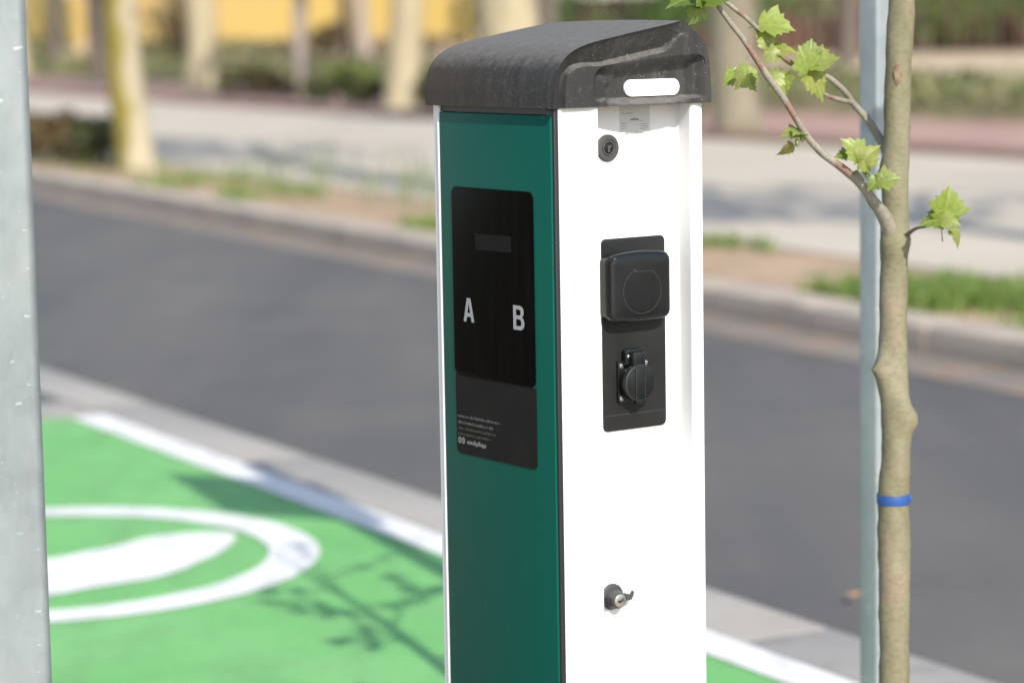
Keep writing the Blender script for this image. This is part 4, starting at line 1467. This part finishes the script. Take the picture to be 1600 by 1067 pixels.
# dark clipped edging before the terrace
eh = cards('edging_hedge', far_bed(6000, 17.3, 17.9, -30, 90, 0.42, 0.34), 0.15, 'dark_leaf')
tag(eh, 'dark low edging hedge in front of the sandy terrace', 'hedge', kind='stuff')


# tall hedge and trees behind the terrace on the right, single bushes
def hedge_bush(label, x, y, w, h, mat, gap=0.5):
    t = empty('tall_hedge', (x, y, 0.5))
    tag(t, label, 'hedge', 'tall hedges behind the terrace')
    pts = [blob_points((rng.uniform(-.5, .5) * w, rng.uniform(-.5, .5), rng.uniform(gap, h)), (0.7, 0.7, 0.5), 60) for i in range(int(w * h * 2.6))]
    P = np.concatenate(pts)
    P = P[P[:, 2] > gap * 0.8]
    cards('foliage', P, 0.2, mat, t, flat=0.5)
    for i in range(max(2, int(w * 1.2))):
        xx = rng.uniform(-.5, .5) * w
        tube('stem', [(xx, 0, -0.05, 0.06), (xx + 0.1, 0.05, gap, 0.045), (xx + 0.2, 0, h * 0.7, 0.02)], 'dark_bark', t, 7)
    return t


for x, y, w, h, m, g, lb_ in ((14.6, 66, 3.6, 3.4, 'hedge_leaf', 0.8, 'tall green hedge at the right edge, bare at its foot'),
                              (11.0, 67, 3.0, 3.2, 'hedge_leaf', 0.35, 'tall green hedge just right of the young tree trunk'),
                              (5.9, 66, 3.6, 3.0, 'hedge_leaf', 0.9, 'tall green hedge with bare reddish foot behind the branch'),
                              (2.6, 69.5, 4.2, 3.2, 'hedge_leaf', 0.4, 'tall green hedge seen above the black cap'),
                              (17.8, 66, 3.6, 3.4, 'hedge_leaf', 0.7, 'tall green hedge beyond the right edge of the picture')):
    hedge_bush(lb_, x, y, w, h, m, g)
fence = empty('board_fence', (0, 0, 0))
tag(fence, 'brown board fence showing under the tall hedges', 'fence')
bme = None
for i in range(70):
    if bme is None:
        b = box('board', 0, 0.285, 0, 0.025, 0.45, 2.1, 'brown', fence, 0.004)
        bme = b.data
    else:
        b = link('board', bme, None, fence)
    b.location = (0.4 + i * 0.3, 70.6 - 0.015 * i + random.uniform(-.006, .006), random.uniform(-.03, .03))
for i in range(12):
    box('fence_post', 0.35 + i * 1.85, 0.45 + i * 1.85, 70.72 - 0.09 * i, 70.82 - 0.09 * i, 0.4, 2.05, 'dark_bark', fence)

# ------------------------------------------------------------------ yellow building behind the park on the left
YB = empty('yellow_building', (-22.0, 98.0, 0.5), radians(-3))
tag(YB, 'long ochre yellow building across the park on the left', 'building')
wz = 5.2
# wall with real window openings: built as piers, sill band and top band
wins = [(-16 + i * 4.2, -14.6 + i * 4.2) for i in range(9)]
box('wall', -20, 21, 0.0, 0.35, 0.5, 2.3, 'yellow_wall', YB)
edges_ = [-20] + [v for w in wins for v in w] + [21]
for i in range(0, len(edges_), 2):
    box('wall_pier', edges_[i], edges_[i + 1], 0.0, 0.35, 2.3, 3.9, 'yellow_wall', YB)
box('wall_top', -20, 21, 0.0, 0.35, 3.9, wz, 'yellow_wall', YB)
box('plinth', -20.02, 21.02, -0.06, 0.36, -0.2, 0.5, 'sand', YB)
for (a, b) in wins:
    wn_ = empty('window')
    wn_.parent = YB
    box('pane', a + 0.06, b - 0.06, 0.2, 0.22, 2.36, 3.84, 'glass', wn_)
    for (c, d, e, f) in ((a, a + 0.06, 2.3, 3.9), (b - 0.06, b, 2.3, 3.9), (a + 0.06, b - 0.06, 2.3, 2.36), (a + 0.06, b - 0.06, 3.84, 3.9)):
        box('window_frame', c, d, 0.17, 0.25, e, f, 'white', wn_)
    box('sill', a - 0.08, b + 0.08, -0.06, 0.16, 2.24, 2.302, 'kerb', wn_)
box('end_wall', -20, 21, 0.352, 9.0, -0.2, wz - 0.01, 'yellow_wall', YB)
Vr = [(-20.5, -0.5, wz), (21.5, -0.5, wz), (21.5, 9.5, wz), (-20.5, 9.5, wz), (-18, 4.5, wz + 2.2), (19, 4.5, wz + 2.2)]
mesh('roof', Vr, [(0, 1, 5, 4), (1, 2, 5), (2, 3, 4, 5), (3, 0, 4), (3, 2, 1, 0)], 'brown', YB)
for x, y, w_, h_, m, lb_ in ((-16.5, 90, 2.2, 0.5, 'bed_leaf', 'olive shrub before the yellow building, far left'), (-11.8, 88, 2.6, 0.35, 'bed_leaf', 'low olive shrub before the yellow building'),
                             (-7.6, 84, 2.4, 0.34, 'bed_leaf', 'olive shrub right of the second pale plane tree'), (-3.4, 80, 2.6, 0.36, 'brown_leaf', 'brownish shrub at the right end of the yellow building')):
    shrub('park_shrub', lb_, (x, y, 0.5), (w_, 0.8, h_), 900, 0.14, m, 'shrubs before the yellow building')
for x, y, w_, h_, m, lb_ in ((-14.6, 84, 1.0, 1.5, 'bed_leaf', 'tall olive bush before the yellow building at the far left'), (-10.2, 80, 1.3, 1.25, 'dark_leaf', 'tall dark bush left of the second pale plane tree'), (-9.0, 74, 0.7, 0.8, 'brown_leaf', 'brown bush between the yellow-sided and the second plane tree'), (-5.4, 82, 0.9, 0.6, 'brown_leaf', 'rusty bush before the yellow wall near the grey trunk'), (-0.7, 79, 1.2, 1.2, 'dark_leaf', 'dark bush at the corner of the yellow building')):
    shrub('tall_bush', lb_, (x, y, 0.5), (w_, 0.8, h_), 1000, 0.14, m, 'bushes before the yellow building')
bb = shrub('bright_shrub', 'bright yellow green shrub left of the pale plane tree', (-3.05, 52.5, 0.2), (0.55, 0.4, 0.30), 500, 0.1, 'new_leaf', None)

# ------------------------------------------------------------------ grass, weeds and fallen leaves


def blades(name, centres, h, mat, w=0.012, lean=0.35):
    C = np.asarray(centres)
    n = len(C)
    a = rng.random(n) * 2 * pi
    side = np.column_stack([np.cos(a), np.sin(a), np.zeros(n)])
    hh = (h * (0.45 + 0.75 * rng.random(n)))[:, None]
    ln = rng.normal(size=(n, 2)) * lean
    tip = C + np.column_stack([ln[:, 0] * hh[:, 0], ln[:, 1] * hh[:, 0], hh[:, 0]])
    mid = C + np.column_stack([ln[:, 0] * hh[:, 0] * 0.35, ln[:, 1] * hh[:, 0] * 0.35, hh[:, 0] * 0.6])
    V = np.stack([C - side * w, C + side * w, mid + side * w * 0.8, tip, mid - side * w * 0.8], axis=1).reshape(-1, 3)
    F = [(5 * i, 5 * i + 1, 5 * i + 2, 5 * i + 3, 5 * i + 4) for i in range(n)]
    me = bpy.data.meshes.new(name)
    me.from_pydata(V.tolist(), [], F)
    return link(name, me, mat)


def patch(s0, s1, t0, t1, n, z=0.095):
    s = rng.uniform(s0, s1, n)
    t = rng.uniform(t0, t1, n)
    keep = (np.sin(s * 5.1 + t * 2.3) + np.sin(t * 3.7 - s * 2.2) + rng.normal(size=n) * 0.7) > -0.7
    P = OF[None, :] + s[:, None] * NF[None, :] + t[:, None] * DF[None, :]
    return np.column_stack([P, np.full(n, z)])[keep]


gr = np.concatenate([patch(0.36, 1.5, -5.6, -0.75, 9000), patch(0.36, 1.3, -0.75, -0.3, 350), patch(1.2, 1.6, 1.9, 2.5, 220), patch(0.4, 1.1, 4.6, 5.1, 260), patch(0.4, 1.2, 8.4, 9.1, 350), patch(0.4, 1.6, 10.6, 11.6, 250), patch(0.4, 1.8, 13, 40, 1100)])
g = blades('grass', gr, 0.11, 'grass')
tag(g, 'bright green grass growing on the far roadside strip', 'grass', kind='stuff')
wd = np.concatenate([patch(1.0, 2.2, a, a + 0.5, 26) for a in (3.8, 5.5, 6.4, 7.9, 9.2, 10.4)])
g2 = blades('weeds', wd, 0.42, 'weed', 0.014, 0.22)
tag(g2, 'tall pale weeds at the near edge of the far pavement', 'weeds', kind='stuff')

ll = []
for i in range(220):
    s = -abs(random.gauss(0, 0.16)) - 0.01
    p = far(s, random.uniform(-6, 30), 0.006)
    ll.append(p)
for i in range(900):
    ll.append(far(random.uniform(0.33, 1.9), random.uniform(-6, 30), 0.107))
for i in range(120):
    p = far(random.uniform(2, 8), random.uniform(-6, 40), 0.122)
    ll.append(p)
lit = cards('fallen_leaves', ll, 0.05, 'litter', flat=6.0)
tag(lit, 'dry orange leaves scattered along the far kerb', 'leaves', kind='stuff')
for i, (x, y, z) in enumerate(((-1.553, 9.796, 0.006), (0.883, 6.853, 0.002))):
    o = link('fallen_leaf', LEAF[3].copy(), None)
    o.data.materials.clear()
    o.data.materials.append(MAT['litter'])
    o.location = (x, y, z + 0.012)
    o.scale = (0.036, 0.036, 0.016)
    o.rotation_euler = (pi if i == 1 else 0, 0, i * 2.0)
    tag(o, ['dry leaf lying on the green bay near its far corner', 'single dry leaf on the asphalt left of the sign post', 'dry leaf in the middle of the road right of the charging post'][i], 'leaf')
